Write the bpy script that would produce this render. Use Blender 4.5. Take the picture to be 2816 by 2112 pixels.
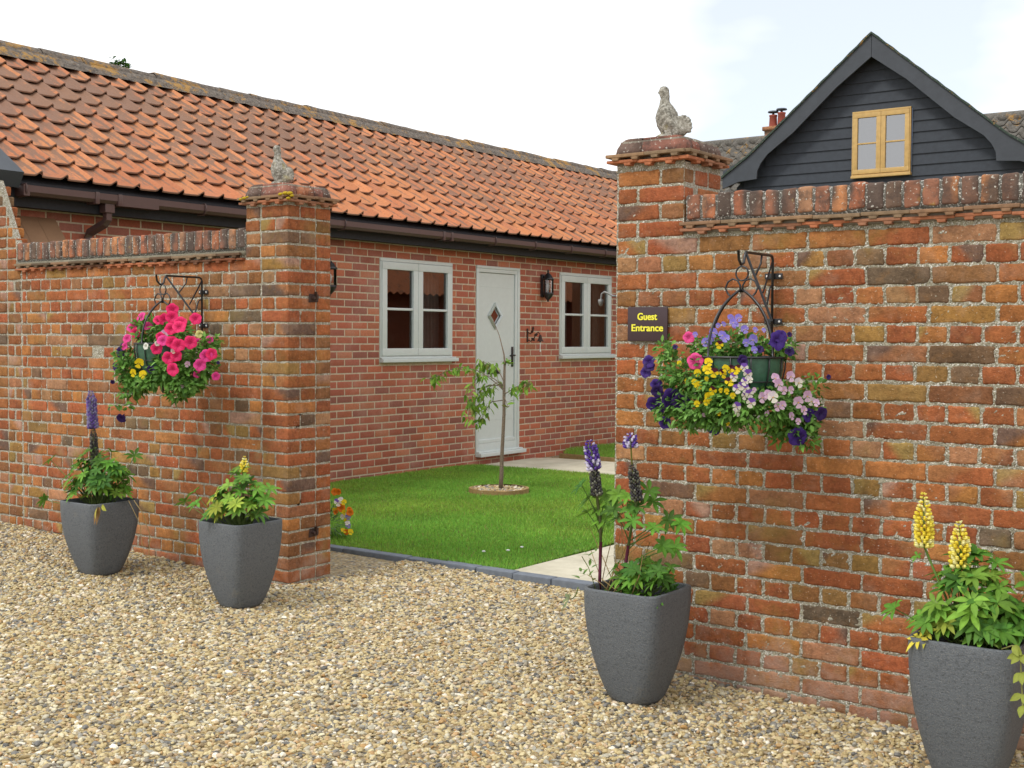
import bpy, math, random
import numpy as np
from mathutils import Vector, Matrix, noise
rng = np.random.default_rng(7); random.seed(7)
S = bpy.context.scene
for o in list(bpy.data.objects): bpy.data.objects.remove(o)

# ------------------------------------------------------------------ camera
CAM = np.array([5.362, -5.144, 1.48])
RW = np.array([[0.8093, -0.0268, 0.5868], [0.5874, 0.0273, -0.8088], [0.0057, 0.9993, 0.0377]])
u_, s_, v_ = np.linalg.svd(RW); RW = u_ @ v_
FPX = 3415.0
cam = bpy.data.cameras.new('camera'); co = bpy.data.objects.new('camera', cam)
S.collection.objects.link(co); S.camera = co
M4 = Matrix.Identity(4)
for i in range(3):
    for j in range(3): M4[i][j] = RW[i, j]
    M4[i][3] = CAM[i]
co.matrix_world = M4
cam.sensor_width = 36; cam.lens = FPX / 2816 * 36; cam.clip_end = 2000; cam.clip_start = 0.05

def _ray(px, py): return RW @ np.array([px - 1408, 1056 - py, -FPX])
def ony(px, py, y=0.0):
    d = _ray(px, py); return CAM + (y - CAM[1]) / d[1] * d
def onx(px, py, x):
    d = _ray(px, py); return CAM + (x - CAM[0]) / d[0] * d
def onz(px, py, z=0.0):
    d = _ray(px, py); return CAM + (z - CAM[2]) / d[2] * d

# ------------------------------------------------------------------ world, sun, exposure
SUN_EL, SUN_AZ = math.radians(52), math.atan2(-0.80, -0.28)   # direction to the sun seen from the ground
w = bpy.data.worlds.new("World"); S.world = w; w.use_nodes = True
nt = w.node_tree; nt.nodes.clear()
def N(nt, t, **k):
    n = nt.nodes.new(t)
    for a, b in k.items():
        if a.startswith('i_'): n.inputs[a[2:].replace('_', ' ')].default_value = b
        else: setattr(n, a, b)
    return n
out = N(nt, 'ShaderNodeOutputWorld'); bg = N(nt, 'ShaderNodeBackground'); nt.links.new(bg.outputs[0], out.inputs[0])
sky = N(nt, 'ShaderNodeTexSky', sky_type='NISHITA', sun_disc=False, sun_elevation=SUN_EL, sun_rotation=math.pi / 2 - SUN_AZ)
bg.inputs[1].default_value = 0.12
tc = N(nt, 'ShaderNodeTexCoord'); mp = N(nt, 'ShaderNodeMapping'); mp.inputs['Scale'].default_value = (1.0, 1.0, 2.6)
n1 = N(nt, 'ShaderNodeTexNoise'); n1.inputs['Scale'].default_value = 3.6; n1.inputs['Detail'].default_value = 4; n1.inputs['Roughness'].default_value = 0.5
mp.inputs['Location'].default_value = (0.35, 0.1, 0.2)
cr = N(nt, 'ShaderNodeValToRGB'); cr.color_ramp.elements[0].position = 0.30; cr.color_ramp.elements[1].position = 0.54
cr.color_ramp.elements[0].color = (0.52, 0.52, 0.52, 1); cr.color_ramp.elements[1].color = (1, 1, 1, 1)
mx = N(nt, 'ShaderNodeMixRGB'); mx.inputs[2].default_value = (8.9, 9.0, 9.2, 1)
L = nt.links.new
L(tc.outputs['Generated'], mp.inputs[0]); L(mp.outputs[0], n1.inputs[0])
pd = _ray(2250, 130); pd = pd / np.linalg.norm(pd)
dt = N(nt, 'ShaderNodeVectorMath', operation='DOT_PRODUCT'); L(tc.outputs['Generated'], dt.inputs[0]); dt.inputs[1].default_value = tuple(pd)
mr_ = N(nt, 'ShaderNodeMapRange'); mr_.inputs['From Min'].default_value = .978; mr_.inputs['From Max'].default_value = .997; mr_.inputs['To Min'].default_value = .17; mr_.inputs['To Max'].default_value = -.24; L(dt.outputs['Value'], mr_.inputs['Value'])
ad_ = N(nt, 'ShaderNodeMath', operation='ADD'); L(n1.outputs[0], ad_.inputs[0]); L(mr_.outputs[0], ad_.inputs[1]); L(ad_.outputs[0], cr.inputs[0])
L(cr.outputs[0], mx.inputs[0]); L(sky.outputs[0], mx.inputs[1]); L(mx.outputs[0], bg.inputs[0])
sl = bpy.data.lights.new('sun', 'SUN'); sl.energy = 1.5; sl.angle = math.radians(11); sl.color = (1, .965, .90)
so = bpy.data.objects.new('sun', sl); S.collection.objects.link(so)
dv = Vector((math.cos(SUN_AZ) * math.cos(SUN_EL), math.sin(SUN_AZ) * math.cos(SUN_EL), math.sin(SUN_EL)))
so.rotation_euler = dv.to_track_quat('Z', 'Y').to_euler(); so.location = (0, -5, 12)
S.view_settings.view_transform = 'Standard'; S.view_settings.look = 'None'; S.view_settings.gamma = 1
S.view_settings.exposure = 0.32
S.render.film_transparent = False
S.cycles.max_bounces = 6; S.cycles.transparent_max_bounces = 12

# ------------------------------------------------------------------ helpers
COL = S.collection
def tag(o, label=None, cat=None, group=None, kind=None):
    if label: o['label'] = label
    if cat: o['category'] = cat
    if group: o['group'] = group
    if kind: o['kind'] = kind
    return o
def empty(name, loc, label, cat, group=None):
    o = bpy.data.objects.new(name, None); o.location = loc; o.empty_display_size = .1; COL.objects.link(o)
    return tag(o, label, cat, group)

class MB:
    def __init__(s): s.v = []; s.f = []; s.c = []; s.n = 0
    def add(s, v, f, col=(.5, .5, .5)):
        v = np.asarray(v, float).reshape(-1, 3); c = np.asarray(col, float)
        if c.ndim == 1: c = np.tile(c[:3], (len(v), 1))
        f = np.asarray(f, np.int64)
        if len(f) == 0: return
        s.v.append(v); s.c.append(c); s.f.append(f + s.n); s.n += len(v)
    def build(s, name, mat, parent=None, smooth=True, origin=None):
        v = np.concatenate(s.v); c = np.concatenate(s.c)
        if parent is not None:
            v = v - np.array(parent_world(parent))
        elif origin is not None: v = v - np.array(origin)
        me = bpy.data.meshes.new(name)
        loops = np.concatenate([f.ravel() for f in s.f]); tot = np.concatenate([np.full(len(f), f.shape[1]) for f in s.f])
        me.vertices.add(len(v)); me.vertices.foreach_set('co', v.ravel().astype(np.float32))
        me.loops.add(len(loops)); me.loops.foreach_set('vertex_index', loops.astype(np.int32))
        me.polygons.add(len(tot)); st = np.concatenate([[0], np.cumsum(tot)[:-1]])
        me.polygons.foreach_set('loop_start', st.astype(np.int32)); me.polygons.foreach_set('loop_total', tot.astype(np.int32))
        me.update(calc_edges=True); me.validate()
        at = me.color_attributes.new('col', 'FLOAT_COLOR', 'POINT')
        at.data.foreach_set('color', np.concatenate([c, np.ones((len(c), 1))], 1).ravel().astype(np.float32))
        me.polygons.foreach_set('use_smooth', np.full(len(tot), smooth))
        me.materials.append(mat)
        o = bpy.data.objects.new(name, me); COL.objects.link(o)
        if parent is not None: o.parent = parent
        elif origin is not None: o.location = origin
        return o
    # -- primitives
    def box(s, x0, x1, y0, y1, z0, z1, col=(.5, .5, .5)):
        v = [(x, y, z) for x in (x0, x1) for y in (y0, y1) for z in (z0, z1)]
        s.add(v, [(0, 1, 3, 2), (4, 6, 7, 5), (0, 4, 5, 1), (2, 3, 7, 6), (0, 2, 6, 4), (1, 5, 7, 3)], col)
    def rbox(s, x0, x1, y0, y1, z0, z1, r=.004, col=(.5, .5, .5), amp=0):
        bricks(s, np.array([[(x0 + x1) / 2, (y0 + y1) / 2, (z0 + z1) / 2]]), np.array([[abs(x1 - x0) / 2, abs(y1 - y0) / 2, abs(z1 - z0) / 2]]), r, amp, np.array([col]), (1, 1, 1))
    def tube(s, pts, r, seg=8, col=(.5, .5, .5), cap=True, square=False):
        P = np.array(pts, float); n = len(P); R = np.broadcast_to(np.asarray(r, float), (n,))
        T = np.gradient(P, axis=0); T /= np.linalg.norm(T, axis=1)[:, None] + 1e-12
        a = np.array([0, 0, 1.]) if abs(T[0][2]) < .9 else np.array([1., 0, 0])
        vs = []; ang = np.arange(seg) / seg * 2 * np.pi + (np.pi / seg if square else 0)
        for i in range(n):
            u = np.cross(T[i], a); 
            if np.linalg.norm(u) < 1e-6: u = np.cross(T[i], [0, 1, 0.1])
            u /= np.linalg.norm(u); w2 = np.cross(T[i], u); a = -np.cross(T[i], u) if False else np.cross(u, T[i])
            vs.append(P[i] + R[i] * (np.cos(ang)[:, None] * u + np.sin(ang)[:, None] * w2))
        V = np.concatenate(vs); F = []
        for i in range(n - 1):
            for k in range(seg):
                k2 = (k + 1) % seg; F.append((i * seg + k, i * seg + k2, (i + 1) * seg + k2, (i + 1) * seg + k))
        c = np.asarray(col, float)
        if c.ndim == 2: c = np.repeat(c, seg, 0)
        base = s.n; s.add(V, F, c)
        if cap and seg == 4:
            s.f.append(np.array([[base + 3, base + 2, base + 1, base], [base + (n - 1) * 4 + k for k in range(4)]]))
        elif cap:
            for e, ring in ((0, 0), (n - 1, (n - 1) * seg)):
                if R[e] > 1e-5:
                    ct = P[e]; b2 = s.n
                    s.add([ct], np.zeros((0, 3), int)) if False else None
                    s.v.append(ct[None]); s.c.append((c[-1] if c.ndim == 2 else c)[None][:, :3]); s.n += 1
                    s.f.append(np.array([[b2, base + ring + (k + 1) % seg, base + ring + k] for k in range(seg)]))
    def lathe(s, prof, cx, cy, seg=16, col=(.5, .5, .5), sx=1, sy=1):
        ang = np.arange(seg) / seg * 2 * np.pi
        V = np.array([(cx + r * sx * math.cos(a), cy + r * sy * math.sin(a), z) for r, z in prof for a in ang]); F = []
        for i in range(len(prof) - 1):
            for k in range(seg):
                k2 = (k + 1) % seg; F.append((i * seg + k, i * seg + k2, (i + 1) * seg + k2, (i + 1) * seg + k))
        s.add(V, F, col)
    def ell(s, c, r, col=(.5, .5, .5), R=None, seg=8, rings=5):
        V = []; F = []
        for i in range(rings + 1):
            t = math.pi * i / rings
            for k in range(seg):
                a = 2 * math.pi * k / seg; V.append((math.sin(t) * math.cos(a) * r[0], math.sin(t) * math.sin(a) * r[1], math.cos(t) * r[2]))
        for i in range(rings):
            for k in range(seg):
                k2 = (k + 1) % seg; F.append((i * seg + k, (i + 1) * seg + k, (i + 1) * seg + k2, i * seg + k2))
        V = np.array(V)
        if R is not None: V = V @ np.array(R).T
        s.add(V + np.array(c), F, col)
    def prism(s, poly, y0, y1, col=(.5, .5, .5)):      # polygon in x,z extruded along y; triangulated by fan of mathutils
        from mathutils.geometry import tessellate_polygon
        n = len(poly); tr = tessellate_polygon([[Vector((p[0], p[1], 0)) for p in poly]])
        V = [(p[0], y0, p[1]) for p in poly] + [(p[0], y1, p[1]) for p in poly]
        b = s.n; s.add(V, [(i, (i + 1) % n, n + (i + 1) % n, n + i) for i in range(n)], col)
        s.f.append(np.array([(b + a, b + c, b + d) for a, c, d in tr] + [(b + n + a, b + n + d, b + n + c) for a, c, d in tr]))
    def leaf(s, base, d, nrm, Ln, Wd, droop=.3, col=(.1, .3, .03), seg=4, fold=.25, shape=0.45):
        base = np.array(base, float); d = np.array(d, float); d /= np.linalg.norm(d) + 1e-9
        nrm = np.array(nrm, float); nrm -= d * nrm.dot(d); nrm /= np.linalg.norm(nrm) + 1e-9; sd = np.cross(d, nrm)
        V = []; C = []; col = np.array(col)
        for i in range(seg + 1):
            t = i / seg; wv = Wd * .5 * (math.sin(math.pi * t ** (math.log(.5) / math.log(shape))) + .06) if 0 < t < 1 else Wd * .04
            c = base + d * Ln * t * (1 - .15 * droop * t) - nrm * 0 + np.array([0, 0, -1]) * droop * Ln * t * t * .6
            V += [c - sd * wv + nrm * fold * wv, c, c + sd * wv + nrm * fold * wv]
            C += [col, col * 1.18, col]
        F = []
        for i in range(seg):
            a = i * 3; F += [(a, a + 1, a + 4, a + 3), (a + 1, a + 2, a + 5, a + 4)]
        s.add(V, F, np.array(C))
def parent_world(p):
    l = np.array(p.location, float)
    while p.parent is not None: p = p.parent; l = l + np.array(p.location)
    return l

_tpl = {}
def _template(nx, ny, nz):
    key = (nx, ny, nz)
    if key in _tpl: return _tpl[key]
    # grid lines encoded as (sign/inner fraction a, rounding fraction b): coordinate = a*inner + b*r
    def lines(n):
        L = [(-1, -1), (-1, -.45), (-1, 0)] + [(-1 + 2 * (i + 1) / n, 0) for i in range(n - 1)] + [(1, 0), (1, .45), (1, 1)]
        return L
    LX, LY, LZ = lines(nx), lines(ny), lines(nz); idx = {}; V = []
    def vid(i, j, k):
        if (i, j, k) not in idx: idx[(i, j, k)] = len(V); V.append((*LX[i], *LY[j], *LZ[k]))
        return idx[(i, j, k)]
    F = []; a, b, c = len(LX) - 1, len(LY) - 1, len(LZ) - 1
    for i in range(a):
        for j in range(b):
            F.append((vid(i, j, 0), vid(i, j + 1, 0), vid(i + 1, j + 1, 0), vid(i + 1, j, 0)))
            F.append((vid(i, j, c), vid(i + 1, j, c), vid(i + 1, j + 1, c), vid(i, j + 1, c)))
    for i in range(a):
        for k in range(c):
            F.append((vid(i, 0, k), vid(i + 1, 0, k), vid(i + 1, 0, k + 1), vid(i, 0, k + 1)))
            F.append((vid(i, b, k), vid(i, b, k + 1), vid(i + 1, b, k + 1), vid(i + 1, b, k)))
    for j in range(b):
        for k in range(c):
            F.append((vid(0, j, k), vid(0, j, k + 1), vid(0, j + 1, k + 1), vid(0, j + 1, k)))
            F.append((vid(a, j, k), vid(a, j + 1, k), vid(a, j + 1, k + 1), vid(a, j, k + 1)))
    _tpl[key] = (np.array(V, float), np.array(F)); return _tpl[key]
def bricks(mb, C, Hs, r, amp, cols, div=(5, 1, 2), c2=None, aw=(1, 1, 1)):
    """many rounded bricks at once; C centres, Hs half sizes"""
    T, F = _template(*div); n = len(C)
    if n == 0: return
    r = np.minimum(np.broadcast_to(np.asarray(r, float), (n,)), Hs.min(1) * .9)
    inner = Hs - r[:, None]
    A = T[:, [0, 2, 4]]; B = T[:, [1, 3, 5]]
    Q = A[None] * inner[:, None, :]; D = B[None] * r[:, None, None]
    D = np.where(np.abs(B)[None] > 0, D, 0)
    # cube-surface direction -> sphere radius r
    nrm = np.linalg.norm(D, axis=2, keepdims=True); mxx = np.abs(D).max(2, keepdims=True)
    D = np.where(nrm > 1e-9, D / np.maximum(nrm, 1e-9) * np.minimum(nrm, r[:, None, None]) , D)
    P = Q + D
    if amp > 0:
        ph = rng.uniform(0, 6.28, (n, 1, 9)); 
        X, Y, Z = P[..., 0] * 45, P[..., 1] * 45, P[..., 2] * 45
        for ax in range(3):
            k = ax * 3
            dd = np.sin(X * 1.0 + Z * 1.3 + ph[..., k]) * .5 + np.sin(Z * 3.1 - X * 1.7 + Y * 2 + ph[..., k + 1]) * .35 + np.sin(X * 5.3 + Z * 4.1 + Y * 4.7 + ph[..., k + 2]) * .25
            P[..., ax] += amp * dd * aw[ax]
    P = P + C[:, None, :]
    FF = (F[None] + (np.arange(n) * len(T))[:, None, None]).reshape(-1, 4)
    if c2 is None: CC = np.repeat(cols, len(T), 0)
    else:   # two colours blended along x with a soft edge at a random place
        t = (A[:, 0][None] * rng.choice([-1, 1], (n, 1)) + A[:, 2][None] * .4 - rng.uniform(-.4, 1.6, (n, 1))) * 1.6 + .5
        t = np.clip(t, 0, 1)[..., None]
        CC = (cols[:, None] * (1 - t) + c2[:, None] * t).reshape(-1, 3)
    mb.add(P.reshape(-1, 3), FF, CC)

# ------------------------------------------------------------------ materials
def mat(name):
    m = bpy.data.materials.new(name); m.use_nodes = True; nt = m.node_tree; p = nt.nodes['Principled BSDF']
    return m, nt, p
def bump(nt, p, h, strength=.4, dist=.01, prev=None):
    b = N(nt, 'ShaderNodeBump'); b.inputs['Strength'].default_value = strength; b.inputs['Distance'].default_value = dist
    nt.links.new(h, b.inputs['Height'])
    if prev: nt.links.new(prev, b.inputs['Normal'])
    nt.links.new(b.outputs[0], p.inputs['Normal']); return b.outputs[0]
def coords(nt): return N(nt, 'ShaderNodeNewGeometry').outputs['Position']
def noise_(nt, sc, det=4, rough=.6, vec=None, dim='3D'):
    n = N(nt, 'ShaderNodeTexNoise'); n.inputs['Scale'].default_value = sc; n.inputs['Detail'].default_value = det; n.inputs['Roughness'].default_value = rough
    nt.links.new(vec if vec else coords(nt), n.inputs['Vector']); return n.outputs[0]
def ramp(nt, src, stops):
    r = N(nt, 'ShaderNodeValToRGB'); e = r.color_ramp.elements
    while len(e) < len(stops): e.new(.5)
    for el, (p, c) in zip(e, stops):
        el.position = p; el.color = (*c, 1) if hasattr(c, '__len__') else (c, c, c, 1)
    nt.links.new(src, r.inputs[0]); return r.outputs[0]
def mixc(nt, f, a, b, mode='MIX'):
    m = N(nt, 'ShaderNodeMixRGB', blend_type=mode)
    for i, x in ((0, f), (1, a), (2, b)):
        if hasattr(x, 'links') or hasattr(x, 'is_linked'): nt.links.new(x, m.inputs[i])
        elif i == 0: m.inputs[0].default_value = x
        else: m.inputs[i].default_value = (*x, 1)
    return m.outputs[0]
def vcol(nt): return N(nt, 'ShaderNodeVertexColor', layer_name='col').outputs[0]

def m_oldbrick():
    m, nt, p = mat('old brick'); c = vcol(nt)
    c = mixc(nt, 1, c, ramp(nt, noise_(nt, 9, 5), [(.3, .72), (.7, 1.25)]), 'MULTIPLY')
    c = mixc(nt, 1, c, ramp(nt, noise_(nt, 70, 4, .7), [(.3, .8), (.7, 1.18)]), 'MULTIPLY')
    c = mixc(nt, 1, c, ramp(nt, noise_(nt, 30, 4, .75), [(.32, .70), (.5, 1.0), (.7, 1.22)]), 'MULTIPLY')
    c = mixc(nt, ramp(nt, noise_(nt, 14, 5, .7), [(.52, 0.), (.72, .40)]), c, (.33, .155, .045))
    # lime bloom and pale lichen specks
    f = ramp(nt, noise_(nt, 5.5, 4, .6), [(.55, 0.), (.75, .42)])
    c = mixc(nt, f, c, (.40, .27, .19))
    f = ramp(nt, noise_(nt, 120, 3, .6), [(.66, 0.), (.71, .8)])
    c = mixc(nt, f, c, (.62, .56, .46))
    # yellow-green algae in patches
    f = ramp(nt, noise_(nt, 2.7, 4, .6), [(.56, 0.), (.72, .55)])
    c = mixc(nt, f, c, (.28, .195, .045))
    # salt bloom in the lowest courses
    sx = N(nt, 'ShaderNodeSeparateXYZ'); nt.links.new(coords(nt), sx.inputs[0]); mz = N(nt, 'ShaderNodeMapRange'); mz.inputs['From Min'].default_value = .42; mz.inputs['From Max'].default_value = -.05; mz.inputs['To Min'].default_value = -.25; mz.inputs['To Max'].default_value = .16
    nt.links.new(sx.outputs[2], mz.inputs['Value']); az = N(nt, 'ShaderNodeMath', operation='ADD'); nt.links.new(mz.outputs[0], az.inputs[0]); nt.links.new(noise_(nt, 6, 6, .7), az.inputs[1])
    c = mixc(nt, ramp(nt, az.outputs[0], [(.50, 0.), (.72, .6)]), c, (.40, .27, .21))
    nt.links.new(c, p.inputs['Base Color']); p.inputs['Roughness'].default_value = .9; p.inputs['Specular IOR Level'].default_value = .25
    b = bump(nt, p, noise_(nt, 60, 6, .75), .8, .010); return m
def m_coping():
    m, nt, p = mat('weathered coping brick'); c = vcol(nt)
    c = mixc(nt, 1, c, ramp(nt, noise_(nt, 12, 5), [(.3, .65), (.7, 1.25)]), 'MULTIPLY')
    f = ramp(nt, noise_(nt, 16, 6, .7), [(.47, 0.), (.62, .75)]); c = mixc(nt, f, c, (.075, .05, .04))
    f = ramp(nt, noise_(nt, 75, 3, .55), [(.63, 0.), (.67, .9)]); c = mixc(nt, f, c, (.55, .53, .46))
    f = ramp(nt, noise_(nt, 6, 3, .6), [(.66, 0.), (.71, .8)]); c = mixc(nt, f, c, (.45, .29, .02))
    nt.links.new(c, p.inputs['Base Color']); p.inputs['Roughness'].default_value = .92
    bump(nt, p, noise_(nt, 70, 6, .7), .6, .008); return m
def m_mortar(name='old lime mortar', base=(.44, .41, .305), dark=(.24, .215, .15), speck=True):
    m, nt, p = mat(name)
    c = mixc(nt, ramp(nt, noise_(nt, 30, 5, .7), [(.35, 0.), (.65, 1.)]), dark, base)
    if speck:
        c = mixc(nt, ramp(nt, noise_(nt, 150, 2, .5), [(.55, 0.), (.62, 1.)]), c, (.72, .70, .64))
        c = mixc(nt, ramp(nt, noise_(nt, 170, 2, .5), [(.33, .9), (.40, 0.)]), c, (.10, .09, .07))
    nt.links.new(c, p.inputs['Base Color']); p.inputs['Roughness'].default_value = .95
    bump(nt, p, noise_(nt, 130, 4, .6), .9, .012); return m
def m_newbrick():
    m, nt, p = mat('modern red brick'); c = vcol(nt)
    c = mixc(nt, 1, c, ramp(nt, noise_(nt, 60, 4, .7), [(.3, .82), (.7, 1.15)]), 'MULTIPLY')
    f = ramp(nt, noise_(nt, 1.3, 6, .7), [(.52, 0.), (.75, .5)]); c = mixc(nt, f, c, (.50, .33, .26))
    nt.links.new(c, p.inputs['Base Color']); p.inputs['Roughness'].default_value = .85
    bump(nt, p, noise_(nt, 200, 3), .25, .004); return m
def m_vcol(name, rough=.5, nz=0, nsc=60, spec=.5, bmp=0, bsc=80, trans=0):
    m, nt, p = mat(name); c = vcol(nt)
    if nz: c = mixc(nt, 1, c, ramp(nt, noise_(nt, nsc, 4), [(.3, 1 - nz), (.7, 1 + nz)]), 'MULTIPLY')
    nt.links.new(c, p.inputs['Base Color']); p.inputs['Roughness'].default_value = rough; p.inputs['Specular IOR Level'].default_value = spec
    if bmp: bump(nt, p, noise_(nt, bsc, 4), bmp, .004)
    if trans:
        t = N(nt, 'ShaderNodeBsdfTranslucent'); nt.links.new(c, t.inputs[0]); x = N(nt, 'ShaderNodeMixShader'); x.inputs[0].default_value = trans
        nt.links.new(p.outputs[0], x.inputs[1]); nt.links.new(t.outputs[0], x.inputs[2]); nt.links.new(x.outputs[0], nt.nodes['Material Output'].inputs[0])
    return m
def m_plain(name, col, rough=.5, spec=.5, metal=0, nz=.08, nsc=20, bmp=0, bsc=100):
    m, nt, p = mat(name)
    c = mixc(nt, 1, col, ramp(nt, noise_(nt, nsc, 4), [(.3, 1 - nz), (.7, 1 + nz)]), 'MULTIPLY')
    nt.links.new(c, p.inputs['Base Color']); p.inputs['Roughness'].default_value = rough; p.inputs['Specular IOR Level'].default_value = spec; p.inputs['Metallic'].default_value = metal
    if bmp: bump(nt, p, noise_(nt, bsc, 4), bmp, .004)
    return m
def m_pantile():
    m, nt, p = mat('clay pantile'); c = vcol(nt)
    c = mixc(nt, 1, c, ramp(nt, noise_(nt, 40, 4, .7), [(.3, .85), (.7, 1.12)]), 'MULTIPLY')
    a = N(nt, 'ShaderNodeAttribute', attribute_name='wear_shade'); ad = N(nt, 'ShaderNodeMath', operation='ADD')
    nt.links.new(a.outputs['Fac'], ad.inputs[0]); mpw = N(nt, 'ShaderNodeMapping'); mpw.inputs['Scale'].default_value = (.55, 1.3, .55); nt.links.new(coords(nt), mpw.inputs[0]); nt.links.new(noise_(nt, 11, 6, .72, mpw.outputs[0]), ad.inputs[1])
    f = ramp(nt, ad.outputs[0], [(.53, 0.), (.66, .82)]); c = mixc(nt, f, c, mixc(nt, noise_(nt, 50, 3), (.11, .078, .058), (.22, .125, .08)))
    f = ramp(nt, noise_(nt, 3.1, 7, .8), [(.70, 0.), (.74, .7)]); c = mixc(nt, f, c, (.45, .40, .36))
    nt.links.new(c, p.inputs['Base Color']); p.inputs['Roughness'].default_value = .75
    bump(nt, p, noise_(nt, 90, 5), .25, .005); return m
def m_lichen(name, base, dark, th=.57):
    m, nt, p = mat(name)
    c = mixc(nt, ramp(nt, noise_(nt, 22, 6, .75), [(.35, 0.), (.65, 1.)]), dark, base)
    c = mixc(nt, ramp(nt, noise_(nt, 60, 3, .6), [(.62, 0.), (.68, .7)]), c, (.42, .40, .36))
    c = mixc(nt, ramp(nt, noise_(nt, 4.2, 6, .78), [(th, 0.), (th + .07, .75)]), c, (.42, .22, .035))
    nt.links.new(c, p.inputs['Base Color']); p.inputs['Roughness'].default_value = .95
    bump(nt, p, noise_(nt, 45, 6, .7), .8, .02); return m
def m_pot():
    m, nt, p = mat('dark grey pot')
    mpn = N(nt, 'ShaderNodeMapping'); mpn.inputs['Scale'].default_value = (6, 6, 60); nt.links.new(coords(nt), mpn.inputs[0])
    c = mixc(nt, 1, (.118, .130, .142), ramp(nt, noise_(nt, 1.5, 5, .7, mpn.outputs[0]), [(.3, .92), (.7, 1.08)]), 'MULTIPLY')
    c = mixc(nt, ramp(nt, noise_(nt, 260, 2), [(.56, 0.), (.66, .6)]), c, (.24, .24, .225))
    c = mixc(nt, ramp(nt, noise_(nt, 4, 6, .8), [(.60, 0.), (.75, .45)]), c, (.24, .21, .16))
    c = mixc(nt, ramp(nt, noise_(nt, 110, 3), [(.36, .5), (.46, 0.)]), c, (.045, .048, .052))
    nt.links.new(c, p.inputs['Base Color']); p.inputs['Roughness'].default_value = .62; p.inputs['Specular IOR Level'].default_value = .35
    bump(nt, p, noise_(nt, 150, 4, .7), .8, .006); return m
def m_glass(extra=.04, tint=.5, name='window glass'):
    m, nt, p = mat(name); nt.nodes.remove(p)
    t = N(nt, 'ShaderNodeBsdfTransparent'); g = N(nt, 'ShaderNodeBsdfGlossy'); g.inputs['Roughness'].default_value = .01
    t.inputs[0].default_value = (tint, tint * 1.02, tint, 1)
    fr = N(nt, 'ShaderNodeFresnel'); fr.inputs[0].default_value = 1.7
    x = N(nt, 'ShaderNodeMixShader'); am = N(nt, 'ShaderNodeMath', operation='ADD'); am.inputs[1].default_value = extra; nt.links.new(fr.outputs[0], am.inputs[0]); nt.links.new(am.outputs[0], x.inputs[0]); nt.links.new(t.outputs[0], x.inputs[1]); nt.links.new(g.outputs[0], x.inputs[2])
    nt.links.new(x.outputs[0], nt.nodes['Material Output'].inputs[0]); return m
def m_stone():
    m, nt, p = mat('weathered carved stone')
    c = mixc(nt, ramp(nt, noise_(nt, 45, 6, .75), [(.38, 0.), (.62, 1.)]), (.12, .11, .085), (.42, .40, .34))
    c = mixc(nt, ramp(nt, noise_(nt, 90, 3, .6), [(.58, 0.), (.65, .7)]), c, (.58, .57, .52))
    c = mixc(nt, ramp(nt, noise_(nt, 9, 3, .6), [(.6, 0.), (.68, .5)]), c, (.32, .27, .09))
    nt.links.new(c, p.inputs['Base Color']); p.inputs['Roughness'].default_value = .95
    bump(nt, p, noise_(nt, 110, 5, .7), .9, .008); return m
def m_gravel(instanced=True):
    m, nt, p = mat('gravel pebbles' if instanced else 'gravel bed')
    stops = [(0, (.10, .098, .09)), (.08, (.22, .21, .19)), (.18, (.33, .235, .115)), (.30, (.48, .38, .19)), (.44, (.58, .49, .28)), (.56, (.41, .30, .13)), (.68, (.31, .30, .26)), (.80, (.66, .59, .40)), (.91, (.40, .23, .08)), (1, (.82, .78, .66))]
    if instanced:
        a = N(nt, 'ShaderNodeAttribute', attribute_type='INSTANCER', attribute_name='rnd'); src = a.outputs['Fac']
        c = ramp(nt, src, stops)
        c = mixc(nt, 1, c, ramp(nt, noise_(nt, 120, 3), [(.3, .8), (.7, 1.15)]), 'MULTIPLY')
    else:
        v = N(nt, 'ShaderNodeTexVoronoi'); v.inputs['Scale'].default_value = 65; nt.links.new(coords(nt), v.inputs['Vector'])
        sp = N(nt, 'ShaderNodeSeparateColor'); nt.links.new(v.outputs['Color'], sp.inputs[0])
        c = mixc(nt, 1, ramp(nt, sp.outputs[0], stops), (.6, .58, .55), 'MULTIPLY')
        bump(nt, p, v.outputs['Distance'], -1, .02)
    nt.links.new(c, p.inputs['Base Color']); p.inputs['Roughness'].default_value = .7; p.inputs['Specular IOR Level'].default_value = .3
    return m
def m_slab():
    m, nt, p = mat('pale stone paving')
    c = mixc(nt, ramp(nt, noise_(nt, 3, 6, .7), [(.35, 0.), (.65, 1.)]), (.42, .385, .285), (.57, .53, .41))
    nt.links.new(c, p.inputs['Base Color']); p.inputs['Roughness'].default_value = .85
    bump(nt, p, noise_(nt, 30, 6, .7), .35, .01); return m

OLD = m_oldbrick(); COP = m_coping(); MOR = m_mortar(); DMOR = m_mortar('dirty coping mortar', (.22, .21, .18), (.10, .095, .08)); NEWB = m_newbrick()
NMOR = m_mortar('buff cement mortar', (.66, .56, .42), (.50, .42, .30), False)
TILE = m_vcol('creasing tile clay', .9, .25, 30, .3, .5, 60)
PAN = m_pantile(); RIDGE = m_lichen('lichened ridge tile', (.20, .165, .13), (.05, .042, .036), .52)
GREYROOF = m_lichen('old grey pantile', (.17, .155, .135), (.07, .065, .055))
BLACKB = m_plain('black stained timber', (.028, .029, .033), .75, .3, 0, .15, 30, .3, 60)
CHAR = m_plain('charcoal painted board', (.050, .058, .069), .6, .4, 0, .1, 8)
GUT = m_plain('brown plastic gutter', (.085, .048, .042), .4, .5, 0, .06)
SAGE = m_plain('sage painted frame', (.60, .66, .645), .4, .5, 0, .03)
OAK = m_plain('oak coloured frame', (.52, .34, .115), .45, .5, 0, .12, 14)
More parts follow.
